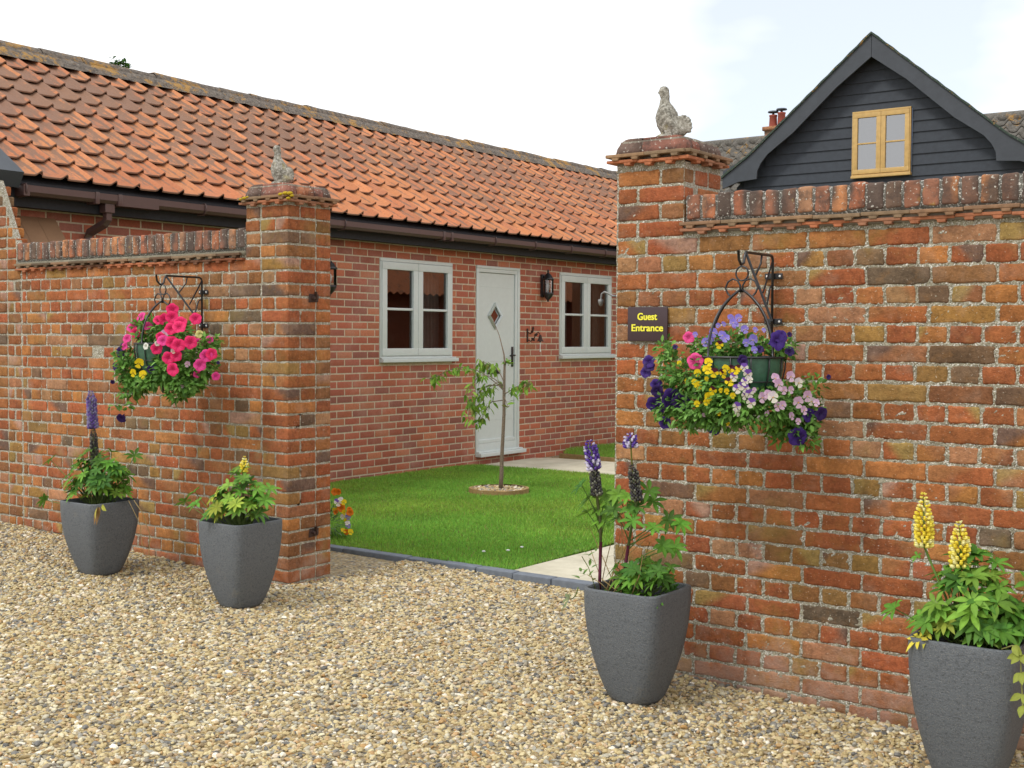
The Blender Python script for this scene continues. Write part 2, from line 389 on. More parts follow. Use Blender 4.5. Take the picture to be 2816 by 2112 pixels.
GLASS = m_glass(); CLEAR = m_glass(0.02, .95, 'clear lantern glass'); SKYGLASS = m_glass(.30, .5, 'sky reflecting glass'); IRON = m_plain('black wrought iron', (.014, .014, .016), .38, .6, 0, .1)
RUST = m_plain('rusty cast iron', (.06, .035, .028), .8, .3, 0, .3, 60, .5)
POT = m_pot(); SOIL = m_plain('dark compost', (.028, .02, .014), .95, .2, 0, .4, 80, 1, 120)
STONE = m_stone(); LEAF = m_vcol('leaf', .6, .15, 40, .25, .2, 90, .30)
PETAL = m_vcol('petal', .6, .05, 120, .3, 0, 80, .25)
BARK = m_plain('young bark', (.20, .155, .115), .85, .3, 0, .35, 90, .6, 90)
GRAV = m_gravel(True); GRAVB = m_gravel(False); SLAB = m_slab()
KERB = m_plain('blue grey kerb block', (.15, .17, .20), .8, .3, 0, .15, 20, .4, 90)
WOOD = m_plain('edging timber', (.30, .20, .085), .8, .3, 0, .2, 30)
WHITE = m_plain('white plastic', (.8, .8, .78), .5); DARKIN = m_plain('dark interior', (.13, .125, .12), .9)
CURT = m_plain('pale curtain', (.5, .5, .48), .9)
TURF = m_plain('turf soil', (.075, .14, .025), .95, .1, 0, .3, 8)
PLAINT = m_plain('brown plain tile', (.27, .155, .085), .75, .3, 0, .12, 5)
GALV = m_plain('dull galvanised metal', (.20, .20, .195), .5, .5, .4, .1)

# ------------------------------------------------------------------ ground
def gz(x, y=0): return -0.037 * np.clip(x, -5, 8) * (1 - .62 * np.clip((y - .1) / .9, 0, 1)) - .004
mb = MB(); xs = np.concatenate([[-150, -40, -15], np.arange(-8, 10.01, .5), [15, 40, 150]]); ys = np.concatenate([[-150, -40, -15], np.arange(-8, .9, .5), [1.11]])
V = np.array([(x, y, gz(x, y) - .016) for x in xs for y in ys]); ny = len(ys)
mb.add(V, [(i * ny + j, (i + 1) * ny + j, (i + 1) * ny + j + 1, i * ny + j + 1) for i in range(len(xs) - 1) for j in range(ny - 1)])
tag(mb.build('gravel_drive', GRAVB), kind='structure', label='gravel drive in front of the brick gate walls')
mb = MB(); mb.add([(-150, 1.11, -.03), (150, 1.11, -.03), (150, 300, -.03), (-150, 300, -.03)], [(0, 1, 2, 3)])
tag(mb.build('ground', TURF), kind='structure')
# gravel stones: instanced pebbles over the part of the drive that can be seen
mb = MB()
poly_x = np.arange(-4.2, 6.01, .1); poly_y = np.arange(-4.2, 1.081, .08)
V = []; vid = {}
F = []
def vis(x, y):   # generous footprint of the view with a margin
    if y > -0.02 and not (0.02 < x < 2.3): return False
    dx, dy = x - CAM[0], y - CAM[1]; fx, fy = -.587, .809; dep = dx * fx + dy * fy; lat = dx * .809 + dy * .588
    return dep > 3.3 and abs(lat) < dep * .412 + .75
for i, x in enumerate(poly_x):
    for j, y in enumerate(poly_y): vid[(i, j)] = len(V); V.append((x, y, float(gz(x, y)) - .006 + .011 * noise.noise(Vector((x * 1.3, y * 1.3, 0))) + .006 * noise.noise(Vector((x * 4, y * 4, 5))) + .016 * math.exp(-abs(y + .02) / .09) * (0 if 0.05 < x < 2.2 else 1)))
for i in range(len(poly_x) - 1):
    for j in range(len(poly_y) - 1):
        if vis(poly_x[i] + .05, poly_y[j] + .04): F.append((vid[(i, j)], vid[(i + 1, j)], vid[(i + 1, j + 1)], vid[(i, j + 1)]))
mb.add(V, F); grav = mb.build('gravel', GRAVB); tag(grav, 'rounded golden brown and grey gravel stones spread over the drive', kind='stuff')
def pebble_nodes(name, density, size, seed, mat_, zj=.006):
    g = bpy.data.node_groups.new(name, 'GeometryNodeTree')
    g.interface.new_socket('Geometry', in_out='INPUT', socket_type='NodeSocketGeometry'); g.interface.new_socket('Geometry', in_out='OUTPUT', socket_type='NodeSocketGeometry')
    gi = g.nodes.new('NodeGroupInput'); go = g.nodes.new('NodeGroupOutput'); lk = g.links.new
    dp = g.nodes.new('GeometryNodeDistributePointsOnFaces'); dp.inputs['Density'].default_value = density; dp.inputs['Seed'].default_value = seed
    lk(gi.outputs[0], dp.inputs['Mesh'])
    sp = g.nodes.new('GeometryNodeSetPosition'); lk(dp.outputs['Points'], sp.inputs[0])
    rz = g.nodes.new('FunctionNodeRandomValue'); rz.data_type = 'FLOAT_VECTOR'; rz.inputs[0].default_value = (0, 0, -zj * 1.3); rz.inputs[1].default_value = (0, 0, zj); lk(rz.outputs[0], sp.inputs['Offset'])
    join = g.nodes.new('GeometryNodeJoinGeometry')
    for k in range(5):
        ico = g.nodes.new('GeometryNodeMeshIcoSphere'); ico.inputs['Radius'].default_value = 1; ico.inputs['Subdivisions'].default_value = 3
        nz = g.nodes.new('ShaderNodeTexNoise'); nz.noise_dimensions = '4D'; nz.inputs['W'].default_value = k * 3.7 + seed; nz.inputs['Scale'].default_value = .75; nz.inputs['Detail'].default_value = 1
        ps = g.nodes.new('GeometryNodeInputPosition'); lk(ps.outputs[0], nz.inputs['Vector'])
        sub = g.nodes.new('ShaderNodeVectorMath'); sub.operation = 'SUBTRACT'; lk(nz.outputs['Color'], sub.inputs[0]); sub.inputs[1].default_value = (.5, .5, .5)
        sc = g.nodes.new('ShaderNodeVectorMath'); sc.operation = 'SCALE'; sc.inputs['Scale'].default_value = 1.5; lk(sub.outputs[0], sc.inputs[0])
        s2 = g.nodes.new('GeometryNodeSetPosition'); lk(ico.outputs['Mesh'], s2.inputs[0]); lk(sc.outputs[0], s2.inputs['Offset'])
        tr = g.nodes.new('GeometryNodeTransform'); tr.inputs['Scale'].default_value = [(1, .75, .5), (1, .62, .42), (.9, .8, .55), (1.15, .6, .5), (.85, .7, .6)][k]; lk(s2.outputs[0], tr.inputs[0])
        ss = g.nodes.new('GeometryNodeSetShadeSmooth'); lk(tr.outputs[0], ss.inputs[0])
        sm = g.nodes.new('GeometryNodeSetMaterial'); sm.inputs['Material'].default_value = mat_; lk(ss.outputs[0], sm.inputs[0])
        gt = g.nodes.new('GeometryNodeGeometryToInstance'); lk(sm.outputs[0], gt.inputs[0]); lk(gt.outputs[0], join.inputs[0])
    ip = g.nodes.new('GeometryNodeInstanceOnPoints'); lk(sp.outputs[0], ip.inputs['Points']); lk(join.outputs[0], ip.inputs['Instance']); ip.inputs['Pick Instance'].default_value = True
    ri = g.nodes.new('FunctionNodeRandomValue'); ri.data_type = 'INT'; ri.inputs[4].default_value = 0; ri.inputs[5].default_value = 4; lk(ri.outputs[2], ip.inputs['Instance Index']); ri.inputs['Seed'].default_value = 3
    rr = g.nodes.new('FunctionNodeRandomValue'); rr.data_type = 'FLOAT_VECTOR'; rr.inputs[0].default_value = (-.5, -.5, 0); rr.inputs[1].default_value = (.5, .5, 6.28); rr.inputs['Seed'].default_value = 5
    e2r = g.nodes.new('FunctionNodeEulerToRotation'); lk(rr.outputs[0], e2r.inputs[0]); lk(e2r.outputs[0], ip.inputs['Rotation'])
    rs = g.nodes.new('FunctionNodeRandomValue'); rs.data_type = 'FLOAT'; rs.inputs[2].default_value = 0; rs.inputs[3].default_value = 1; rs.inputs['Seed'].default_value = 9
    pw = g.nodes.new('ShaderNodeMath'); pw.operation = 'POWER'; pw.inputs[1].default_value = 2.2; lk(rs.outputs[1], pw.inputs[0])
    mr = g.nodes.new('ShaderNodeMapRange'); mr.inputs['To Min'].default_value = size[0]; mr.inputs['To Max'].default_value = size[1]; lk(pw.outputs[0], mr.inputs['Value']); lk(mr.outputs[0], ip.inputs['Scale'])
    sn = g.nodes.new('GeometryNodeStoreNamedAttribute'); sn.data_type = 'FLOAT'; sn.domain = 'INSTANCE'; sn.inputs['Name'].default_value = 'rnd'
    rc = g.nodes.new('FunctionNodeRandomValue'); rc.data_type = 'FLOAT'; rc.inputs['Seed'].default_value = 21; lk(rc.outputs[1], sn.inputs['Value']); lk(ip.outputs[0], sn.inputs[0])
    jo = g.nodes.new('GeometryNodeJoinGeometry'); lk(gi.outputs[0], jo.inputs[0]); lk(sn.outputs[0], jo.inputs[0]); lk(jo.outputs[0], go.inputs[0])
    return g
md = grav.modifiers.new('stones', 'NODES'); md.node_group = pebble_nodes('gravel stones', 5600, (.0078, .0185), 1, GRAV)

# ------------------------------------------------------------------ old brick walls
PAL = np.array([(.300, .090, .036), (.315, .106, .038), (.275, .088, .036), (.345, .138, .045), (.27, .115, .042), (.225, .098, .044), (.295, .160, .048), (.255, .150, .052), (.155, .092, .058), (.130, .090, .066), (.33, .165, .090), (.31, .135, .066)])
PAL = (PAL * .97 + PAL.mean(1, keepdims=True) * .03) * np.array([1.08, 1.07, .95])
PW = np.array([.19, .20, .15, .11, .07, .08, .028, .018, .026, .018, .05, .05]); PW = PW / PW.sum()
def pick(n): return PAL[rng.choice(len(PAL), n, p=PW)] * rng.uniform(.85, 1.15, (n, 1)) * rng.uniform(.94, 1.06, (n, 3))
def pick2(n):
    k = pick(n); c2 = k.copy(); m = rng.random(n) < .28; alt = np.array([(.30, .20, .065), (.15, .09, .065), (.36, .21, .15), (.33, .14, .055)])
    c2[m] = alt[rng.integers(0, 4, m.sum())]; return k, c2
def bed_boxes(mb, x0, x1, yf, yb, z0, z1): mb.box(x0, x1, yf, yb, z0, z1)
def course(z, h, x0, x1, joint0, mod, C, Hh, jt=.0095, y0=0, depth=.1, skip=None):
    """bricks of one course between x0 and x1; joints at joint0 + k*mod"""
    k = math.floor((x0 - joint0) / mod); js = [x0]
    while True:
        k += 1; j = joint0 + k * mod
        if j >= x1 - .03: break
        if j > x0 + .03: js.append(j + rng.uniform(-.004, .004))
    js.append(x1)
    for a, b in zip(js[:-1], js[1:]):
        jj = jt * rng.uniform(.8, 1.25)
        C.append(((a + b) / 2, y0 + depth / 2 + rng.uniform(-.0015, .0025), z + rng.uniform(-.0015, .0015))); Hh.append(((b - a - jj) / 2, depth / 2, (h - jj * rng.uniform(.8, 1.1)) / 2))
def mortar_grid(mb, x0, x1, z0, z1, y, step=.012, amp=.0022, axis='y'):
    nx = max(2, int((x1 - x0) / step)); nz = max(2, int((z1 - z0) / step))
    X, Z = np.meshgrid(np.linspace(x0, x1, nx), np.linspace(z0, z1, nz), indexing='ij')
    D = rng.normal(0, 1, X.shape); D = (D + np.roll(D, 1, 0) + np.roll(D, 1, 1) + np.roll(D, -1, 0)) / 2
    Yv = y + D * amp
    V = np.stack([X, Yv, Z] if axis == 'y' else [Yv, X, Z], -1).reshape(-1, 3); I = np.arange(nx * nz).reshape(nx, nz)
    F = np.stack([I[:-1, :-1], I[1:, :-1], I[1:, 1:], I[:-1, 1:]], -1).reshape(-1, 4)
    mb.add(V, F)

def creasing(mb, pts, z, proj, y0=0.0, ax='x', sgn=-1, dark=False):
    """two courses of nibbed tiles along a face. pts=(a0,a1) along axis, face coordinate y0, projecting proj outward (sgn)"""
    a0, a1 = pts
    for lay, (zz, th, pr, cols) in enumerate(((z, .014, proj, [(.42, .15, .07), (.36, .14, .07), (.30, .14, .08)]), (z + .026, .016, proj + .012, [(.27, .165, .09), (.24, .14, .08), (.22, .15, .09)]))):
        a = a0 + (0.0 if lay else -.05)
        while a < a1 - .02:
            Lt = .216 * rng.uniform(.97, 1.03); b = min(a + Lt, a1); aa = max(a, a0); c = np.array(cols[rng.integers(0, 3)]) * (.5 if dark and rng.random() < .5 else 1)
            dz = rng.uniform(-.003, .003); sag = rng.uniform(-.003, .003)
            def bx(p0, p1, q, z0, z1):
                if p1 - p0 < .004: return
                lo, hi = sorted((y0 + sgn * q, y0 + .06 * -sgn))
                if ax == 'x': mb.rbox(p0, p1, lo, hi, z0, z1, .003, c)
                else: mb.rbox(lo, hi, p0, p1, z0, z1, .003, c)
            q = pr + rng.uniform(-.004, .005)
            bx(aa + .001, b - .001, q, zz + dz, zz + th + dz)
            for t in (.25, .75):   # hanging nibs under the front edge
                c0 = a + Lt * t - .017
                if c0 > aa and c0 + .034 < b: bx(c0, c0 + .034, q - .002, zz - .014 + dz, zz + .002 + dz); bx(c0 - .006, c0 + .040, q - .003, zz - .005 + dz, zz + .0015 + dz)
            a += Lt
    # mortar between the layers
def coping(mbb, mbm, x0, x1, z0, z1, yf, yb, mod=.0775):
    n = int(round((x1 - x0) / mod)); m = (x1 - x0) / n; C = []; Hh = []
    for i in range(n):
        C.append((x0 + (i + .5) * m, (yf + yb) / 2 + rng.uniform(-.003, .003), (z0 + z1) / 2 + .010 + rng.uniform(-.004, .004)))
        Hh.append(((m - rng.uniform(.007, .012)) / 2, (yb - yf) / 2, (z1 - z0 - .012) / 2))
    cols = np.array([(.34, .12, .06), (.28, .12, .07), (.40, .15, .07), (.17, .09, .06), (.10, .07, .055), (.38, .20, .11), (.44, .19, .08), (.15, .095, .065)])
    c = cols[rng.integers(0, 8, n)] * rng.uniform(.85, 1.15, (n, 1)); alt = cols[rng.integers(3, 8, n)]; alt[::2] = (.10, .07, .055)
    bricks(mbb, np.array(C), np.array(Hh), .011, .0028, c, (2, 3, 4), alt)
    mbm.box(x0 + .001, x1 - .001, yf + .006, yb - .007, z0, z1 - .004)

def english_wall(parent, x0, x1, ztop, zbot, zstr, ch, sj, sm, hj, hm, limits=None, holes=(), ythick=.23, step=.012, brick_name='brickwork'):
    C = []; Hh = []; k = math.floor((zbot - zstr) / ch)
    z = zstr + k * ch; kk = k
    while z < ztop - ch * .3:
        xr = x1 if limits is None else limits(z)
        x00 = x0[kk % 2] if isinstance(x0, tuple) else x0
        if kk % 2 == 0: course(z, ch, x00, xr, sj, sm, C, Hh)
        else: course(z, ch, x00, xr, hj, hm, C, Hh)
        kk += 1; z = zstr + kk * ch
    C = np.array(C); Hh = np.array(Hh)
    for (hx, hz, dy) in holes:
        i = np.argmin(np.abs(C[:, 0] - hx) + np.abs(C[:, 2] - hz)); C[i, 1] += dy
    return C, Hh

# right-hand wall with its pier
def right_wall():
    root = empty('garden_wall', (3.5, .1, -.15), 'weathered red brick garden wall with pier to the right of the gate opening, carrying the dark sign', 'wall', 'old brick gate walls')
    X0, XP = 2.24, 2.611; Z0 = .44 + .1632 * 9 + .0408
    C, Hh = english_wall(root, 2.245, 7.2, 1.96, -.36, .44, .0816, 2.679, .2670, 2.894, .1332, holes=((3.4, 1.10, .0),))
    # break the joints near the pier corner so its end bricks alternate
    mb = MB(); c1, c2 = pick2(len(C)); 
    bricks(mb, C, Hh, .0095, .0030, c1, (8, 1, 3), c2, (1, .35, 1))
    # pier above the wall: front and right side bricks
    C = []; Hh = []; z = .44 + .1632 * 9 + .0816; k = 0
    while z < 2.30:
        if k % 2 == 0: segs = [(2.245, .115, .1), (2.36, .251, .1)]
        else: segs = [(2.245, .236, .1), (2.481, .130, .1)]
        for a, wd, dp in segs:
            C.append((a + wd / 2 + .001, .05, z)); Hh.append(((wd - .010) / 2, .05, .0362))
        ys = [(.0, .24), (.24, .375)] if k % 2 else [(.0, .13), (.13, .375)]
        for a, b in ys[1:] if False else ys:
            a2 = max(a, .103); 
            if b - a2 > .05: C.append((2.561, (a2 + b) / 2 + .003, z)); Hh.append((.0495, (b - a2 - .010) / 2, .0362))
        z += .0816; k += 1
    # left return face of the pier (seen only from the side) and right return
    for kk in range(-4, 28):
        z = .44 + .0816 * kk
        if z > 2.30: break
        for a, b in (((.103, .24), (.24, .375)) if kk % 2 else ((.103, .375),)):
            C.append((2.29, (a + b) / 2, z)); Hh.append((.045, (b - a - .012) / 2, .0362))
        for b0 in (.115, .36):
            C.append((2.36 + (b0 > .2) * .11, .33, z)); Hh.append((.05 if b0 < .2 else .055, .045, .0345))
    C = np.array(C); Hh = np.array(Hh); c1, c2 = pick2(len(C)); bricks(mb, C, Hh, .0105, .0024, c1, (5, 3, 3), c2, (.4, .4, 1))
    mb.build('brickwork', OLD, root)
    mm = MB(); mortar_grid(mm, X0 + .004, 5.0, -.30, 1.965, .0052, .0085, .0018); mortar_grid(mm, X0 + .004, XP - .004, 1.96, 2.312, .0052, .009, .0018)
    mm.box(X0 + .006, 7.2, .012, .225, -.36, 1.965); mm.box(X0 + .006, XP - .005, .012, .37, -.36, 2.315)
    mm.build('mortar', MOR, root, smooth=False)
    mt = MB(); creasing(mt, (2.60, 7.2), 1.972, .022); mt.box(2.62, 7.2, -.012, .22, 1.966, 2.013, (.22, .19, .15)); mt.build('creasing_tiles', TILE, root)
    mc = MB(); m2 = MB(); coping(mc, m2, 2.618, 7.2, 2.012, 2.138, -.002, .228); cp = mc.build('coping', COP, root); m2.build('coping_mortar', DMOR, root)
    mt = MB(); creasing(mt, (2.205, 2.645), 2.308, .032); creasing(mt, (-.03, .40), 2.308, .034, XP, 'y', 1)
    mt.box(2.245, 2.606, .004, .37, 2.30, 2.352, (.22, .19, .15)); mt.build('pier_creasing', TILE, root)
    mc = MB(); pier_cap(mc, 2.235, 2.616, -.004, .378, 2.348, 2.428, True); mc.build('pier_cap', COP, root)
    return root
def pier_cap(mb, x0, x1, y0, y1, z0, z1, long_front):
    """bricks on edge with rounded (bullnosed) top corners"""
    n = 5; m = (y1 - y0) / n
    cols = np.array([(.30, .10, .06), (.24, .10, .07), (.33, .12, .07), (.14, .09, .07), (.40, .16, .08)])
    prof = [(0, 0), (.006, .5), (.022, .78), (.042, .95), (.065, 1.0)]
    for i in range(n):
        ya, yb = y0 + i * m + .003, y0 + (i + 1) * m - .003
        for (xa, xb) in ((x0, x0 + (x1 - x0) * .36), (x0 + (x1 - x0) * .36 + .005, x1)):
            c = cols[rng.integers(0, 5)]
            P = []
            e0 = .0 if xa > x0 + .01 else 1; e1 = 1 if xb > x1 - .01 else 0
            L = [(xa + d * e0, z0 + (z1 - z0) * t) for d, t in prof]; R = [(xb - d * e1, z0 + (z1 - z0) * t) for d, t in prof]
            poly = L + R[::-1]; b = mb.n
            fr = .5 * .04 if i == 0 else 0; bk = .02 if i == n - 1 else 0
            nn = len(poly); V = []
            for yy, inset in ((ya, fr), (ya + (yb - ya) * .25, 0), (yb - (yb - ya) * .25, 0), (yb, bk)):
                for (px, pz) in poly:
                    t = (pz - z0) / (z1 - z0); V.append((px + rng.uniform(-.0015, .0015), yy + (inset * t * (1 if yy == ya else -1) if inset else 0), pz - (.008 * t if inset else 0) + rng.uniform(-.0012, .0012)))
            F = []
            for s in range(3):
                for q in range(nn): q2 = (q + 1) % nn; F.append((s * nn + q, s * nn + q2, (s + 1) * nn + q2, (s + 1) * nn + q))
            mb.add(V, F, c * rng.uniform(.8, 1.2)); 
            mb.f.append(np.array([[b + q, b + nn - 1 - q, b + nn - 2 - q, b + q + 1] for q in range(nn // 2 - 1)]))
            b3 = b + 3 * nn; mb.f.append(np.array([[b3 + q + 1, b3 + nn - 2 - q, b3 + nn - 1 - q, b3 + q] for q in range(nn // 2 - 1)]))
    mb.box(x0 + .02, x1 - .02, y0 + .02, y1 - .02, z0 - .005, z1 - .012, (.25, .22, .17))
right_wall()

def left_wall():
    root = empty('garden_wall', (-1.4, .1, 0), 'weathered red brick garden wall with pier to the left of the gate opening, running back to the cottage', 'wall', 'old brick gate walls')
    C, Hh = english_wall(root, (-2.71, -2.80), -.105, 1.965, -.12, 1.13, .0775, -2.655, .2375, -2.602, .1188, holes=((-1.844, 1.374, .035),), limits=lambda z: -.105)
    # pier corner bricks are boxes of their own seen on two faces
    keep = C[:, 0] + Hh[:, 0] < -.09; 
    CC = []; HH = []; z = 1.13 - 16 * .0775; k = 0
    PC = []; PH = []
    while z < 2.27:
        if k % 2 == 0:
            PC.append((-.1135, .05, z)); PH.append((.1125, .05, .0340))    # long face front
            PC.append((-.0505, .1675, z)); PH.append((.0495, .060, .0340)); PC.append((-.0505, .295, z)); PH.append((.0495, .0635, .0340))
            if z > 1.97: PC.append((-.30, .05, z)); PH.append((.0605, .05, .0325))
        else:
            PC.append((-.0535, .1155, z)); PH.append((.0525, .1155, .0340))
            PC.append((-.0505, .298, z)); PH.append((.0495, .0605, .0340))
            if z > 1.97: PC.append((-.173, .05, z)); PH.append((.0615, .05, .0340))
            if z > 1.97: PC.append((-.305, .05, z)); PH.append((.061, .05, .0325))
        z += .0775; k += 1
    C2 = []; H2 = []
    for c, h in zip(C, Hh):
        X = -.234 if round((c[2] - 1.13) / .0775) % 2 == 0 else -.114
        if c[0] - h[0] > X - .012: continue
        if c[0] + h[0] > X: 
            a = c[0] - h[0]; c = ((a + X - .004) / 2, c[1], c[2]); h = ((X - .004 - a) / 2, h[1], h[2])
            if h[0] < .03:
                if C2 and abs(C2[-1][2] - c[2]) < .02: r1 = X - .004; a1 = C2[-1][0] - H2[-1][0]; C2[-1] = ((a1 + r1) / 2, C2[-1][1], C2[-1][2]); H2[-1] = ((r1 - a1) / 2, H2[-1][1], H2[-1][2])
                continue
        C2.append(c); H2.append(h)
    mb = MB(); C2 = np.array(C2); H2 = np.array(H2); c1, c2 = pick2(len(C2)); c1 = c1 * .96; bricks(mb, C2, H2, .0085, .0022, c1 * 1.12, (5, 1, 3), c2 * 1.08, (1, .35, 1))
    for i in range(len(PC)):   # back of the pier
        pass
    zz = 1.13 - 16 * .0775
    while zz < 2.27:
        for a, b in ((-.36, -.24), (-.24, -.11)): PC.append(((a + b) / 2, .315, zz)); PH.append(((b - a - .012) / 2, .045, .0325))
        if zz > 1.97: PC.append((-.315, .19, zz)); PH.append((.049, .07, .0325))
        zz += .0775
    PC = np.array(PC); PH = np.array(PH); c1, c2 = pick2(len(PC)); bricks(mb, PC, PH, .0090, .0024, c1, (4, 4, 3), c2, (.4, .4, 1))
    mb.build('brickwork', OLD, root)
    mm = MB(); mortar_grid(mm, -2.768, -.006, -.1, 1.967, .0050, .011, .0014); mortar_grid(mm, -.36, -.006, 1.96, 2.272, .0050, .011, .0014); mortar_grid(mm, .006, .357, -.1, 2.272, -.0055, .011, .0014, 'x')
    mm.box(-2.768, -.008, .04, .225, -.12, 1.967); mm.box(-.36, -.008, .012, .357, -.12, 2.272)
    mm.build('mortar', MOR, root, smooth=False)
    mt = MB(); creasing(mt, (-2.76, -.37), 1.937, .020, dark=True); mt.box(-2.76, -.37, -.010, .22, 1.966, 1.993, (.20, .18, .13)); mt.build('creasing_tiles', TILE, root)
    mc = MB(); m2 = MB(); coping(mc, m2, -2.764, -.370, 1.992, 2.126, -.001, .227, .0765); mc.build('coping', COP, root); m2.build('coping_mortar', DMOR, root)
    mt = MB(); creasing(mt, (-.40, .03), 2.268, .028); creasing(mt, (-.03, .39), 2.268, .030, 0, 'y', 1); mt.box(-.36, -.006, .006, .352, 2.262, 2.312, (.22, .19, .15)); mt.build('pier_creasing', TILE, root)
    mc = MB(); pier_cap(mc, -.370, .006, -.004, .362, 2.308, 2.385, True); mc.build('pier_cap', COP, root)
    # lichen cushion on the creasing
    return root
left_wall()

# ------------------------------------------------------------------ cottage
XC = -3.37; TH = math.radians(33); EX, EZ = -3.10, 2.655; RX = EX - 2.27; RZ = EZ + 2.27 * math.tan(TH); YE = 14.2
NPAL = np.array([(.42, .120, .066), (.45, .135, .07), (.39, .11, .064), (.36, .115, .075), (.47, .165, .085), (.32, .115, .08)])
def cottage():
    root = empty('cottage', (-5, 6, 0), 'long single-storey red brick cottage with orange pantile roof and sage door and windows', 'house')
    op = [(4.535, 5.735, 1.235, 2.30), (6.178, 7.03, .125, 2.305), (7.90, 9.14, 1.24, 2.30)]
    C = []; Hh = []; k = 0; z = -.0625
    while z < 2.48:
        y = 0.3 + (.1125 if k % 2 else 0)
        while y < YE - .3:
            a, b = y, y + .225
            segs = [(a, b)]
            for (o0, o1, z0, z1) in op:
                if z0 - .03 < z < z1 + .03:
                    ns = []
                    for (s, e) in segs:
                        if e <= o0 or s >= o1: ns.append((s, e))
                        else:
                            if s < o0 - .02: ns.append((s, o0))
                            if e > o1 + .02: ns.append((o1, e))
                    segs = ns
            for (s, e) in segs:
                C.append((XC - .05 + rng.uniform(-.001, .001), (s + e) / 2, z)); Hh.append((.05, (e - s - .0125) / 2, .0312))
            y += .225
        k += 1; z += .075
    n = len(C); c = NPAL[rng.integers(0, 6, n)] * rng.uniform(.78, 1.07, (n, 1)); mb = MB()
    bricks(mb, np.array(C), np.array(Hh), .0025, .0006, c, (1, 2, 1)); mb.build('brickwork', NEWB, root)
    mm = MB(); xf, xb = XC - .0015, XC - .28
    ys = [0.0, 4.535, 5.735, 6.178, 7.03, 7.90, 9.14, YE - .3]
    mm.box(xb, xf, ys[0], ys[1], -.1, 2.55); mm.box(xb, xf, ys[2], ys[3], -.1, 2.55); mm.box(xb, xf, ys[4], ys[5], -.1, 2.55); mm.box(xb, xf, ys[6], ys[7], -.1, 2.55)
    for (o0, o1, z0, z1) in op: mm.box(xb, xf, o0, o1, -.1, z0); mm.box(xb, xf, o0, o1, z1, 2.55)
    mm.build('mortar', NMOR, root, smooth=False)
    # rooms behind the openings
    mi = MB()
    mi.box(-6.9, -6.8, .3, YE - .4, 0, 2.5); mi.box(-6.8, xb, .3, YE - .4, -.09, .02); mi.box(-6.8, xb, .3, YE - .4, 2.42, 2.5)
    for y in (.32, 3.9, 6.0, 7.6, 10.4, YE - .5): mi.box(-6.8, xb, y, y + .08, .02, 2.42)
    mi.build('interior', DARKIN, root)
    # rear and far walls
    mr = MB(); mr.box(-7.45, -7.35, .2, YE - .3, -.1, 2.6); mr.prism([(-7.4, -.1), (XC - .01, -.1), (XC - .01, 2.5), (RX, RZ - .2), (-7.4, 2.5)], YE - .32, YE - .2)
    mr.build('rear_wall', NEWB, root)
    # eaves
    me = MB(); me.box(-3.235, -3.205, .12, YE, 2.447, 2.60, (.03,) * 3); me.box(XC - .01, -3.235, .12, YE, 2.455, 2.475); me.build('fascia', BLACKB, root, smooth=False)
    # gutter: half-square channel
    mg = MB(); g0, g1 = .27, YE - .1; gx, gt, gb = -3.145, 2.598, 2.532
    prof = [(-.056, 0), (-.054, -.045), (-.038, -.066), (.038, -.066), (.054, -.045), (.056, 0), (.061, .003), (.061, -.047), (.042, -.072), (-.042, -.072), (-.060, -.047), (-.060, .0)]
    V = [(gx + a, y, gt + b) for y in (g0, g1) for a, b in prof]; n = len(prof)
    mg.add(V, [(i, (i + 1) % n, n + (i + 1) % n, n + i) for i in range(n)])
    mg.box(gx - .062, gx + .062, g0 - .006, g0 + .045, 2.520, 2.602); mg.box(gx - .065, gx + .065, 1.10, 1.50, 2.515, 2.604)
    gu = mg.build('gutter', GUT, root, smooth=False)
    for px, py in ((72, 520), (950, 632), (1364, 690), (1474, 700), (1573, 700), (1666, 700), (565, 590)):
        y = onx(px, py, gx + .06)[1]; b = MB()
        pts = [(gx - .06, y, gt + .006), (gx - .05, y, gt + .008), (gx + .06, y, gt + .008), (gx + .069, y, gt - .01), (gx + .067, y, gt - .05), (gx + .048, y, gt - .078), (gx - .04, y, gt - .08)]
        b.tube(pts, .008, 6); b.build('gutter_bracket', GUT, gu)
    for px in (268, 331, 1222, 1244):
        y = onx(px, 560, gx + .06)[1]; b = MB(); b.rbox(gx - .068, gx + .068, y - .018, y + .018, 2.512, 2.607, .004); b.build('gutter_joint', GUT, gu)
    # downpipe with swan neck behind the gate wall
    yd = onx(295, 590, gx)[1]; d = MB(); d.rbox(gx - .04, gx + .04, yd - .045, yd + .045, 2.455, 2.525, .004)
    d.tube([(gx, yd, 2.50), (gx, yd, 2.40), (gx - .02, yd - .01, 2.37), (XC + .06, yd - .05, 2.30), (XC + .045, yd - .06, 2.25), (XC + .045, yd - .06, 0.1)], .036, 4, square=True)
    d.build('downpipe', GUT, root, smooth=False)
    # pantiles
    nu, rows, exposure = 24, 10, 3.0 / 10.5; tw = .2218
    u = np.linspace(0, 1, nu)
    prof = np.interp(u, [0, .10, .40, .70, .77, .83, .88, .92, .96, 1.0], [-.002, -.005, -.005, -.003, .003, .018, .032, .036, .026, -.003])
    dirv = np.array([-math.cos(TH), 0, math.sin(TH)]); nv = np.array([math.sin(TH), 0, math.cos(TH)])
    mt = MB(); wear_shade = []; ncol = int((YE - .2) / tw)
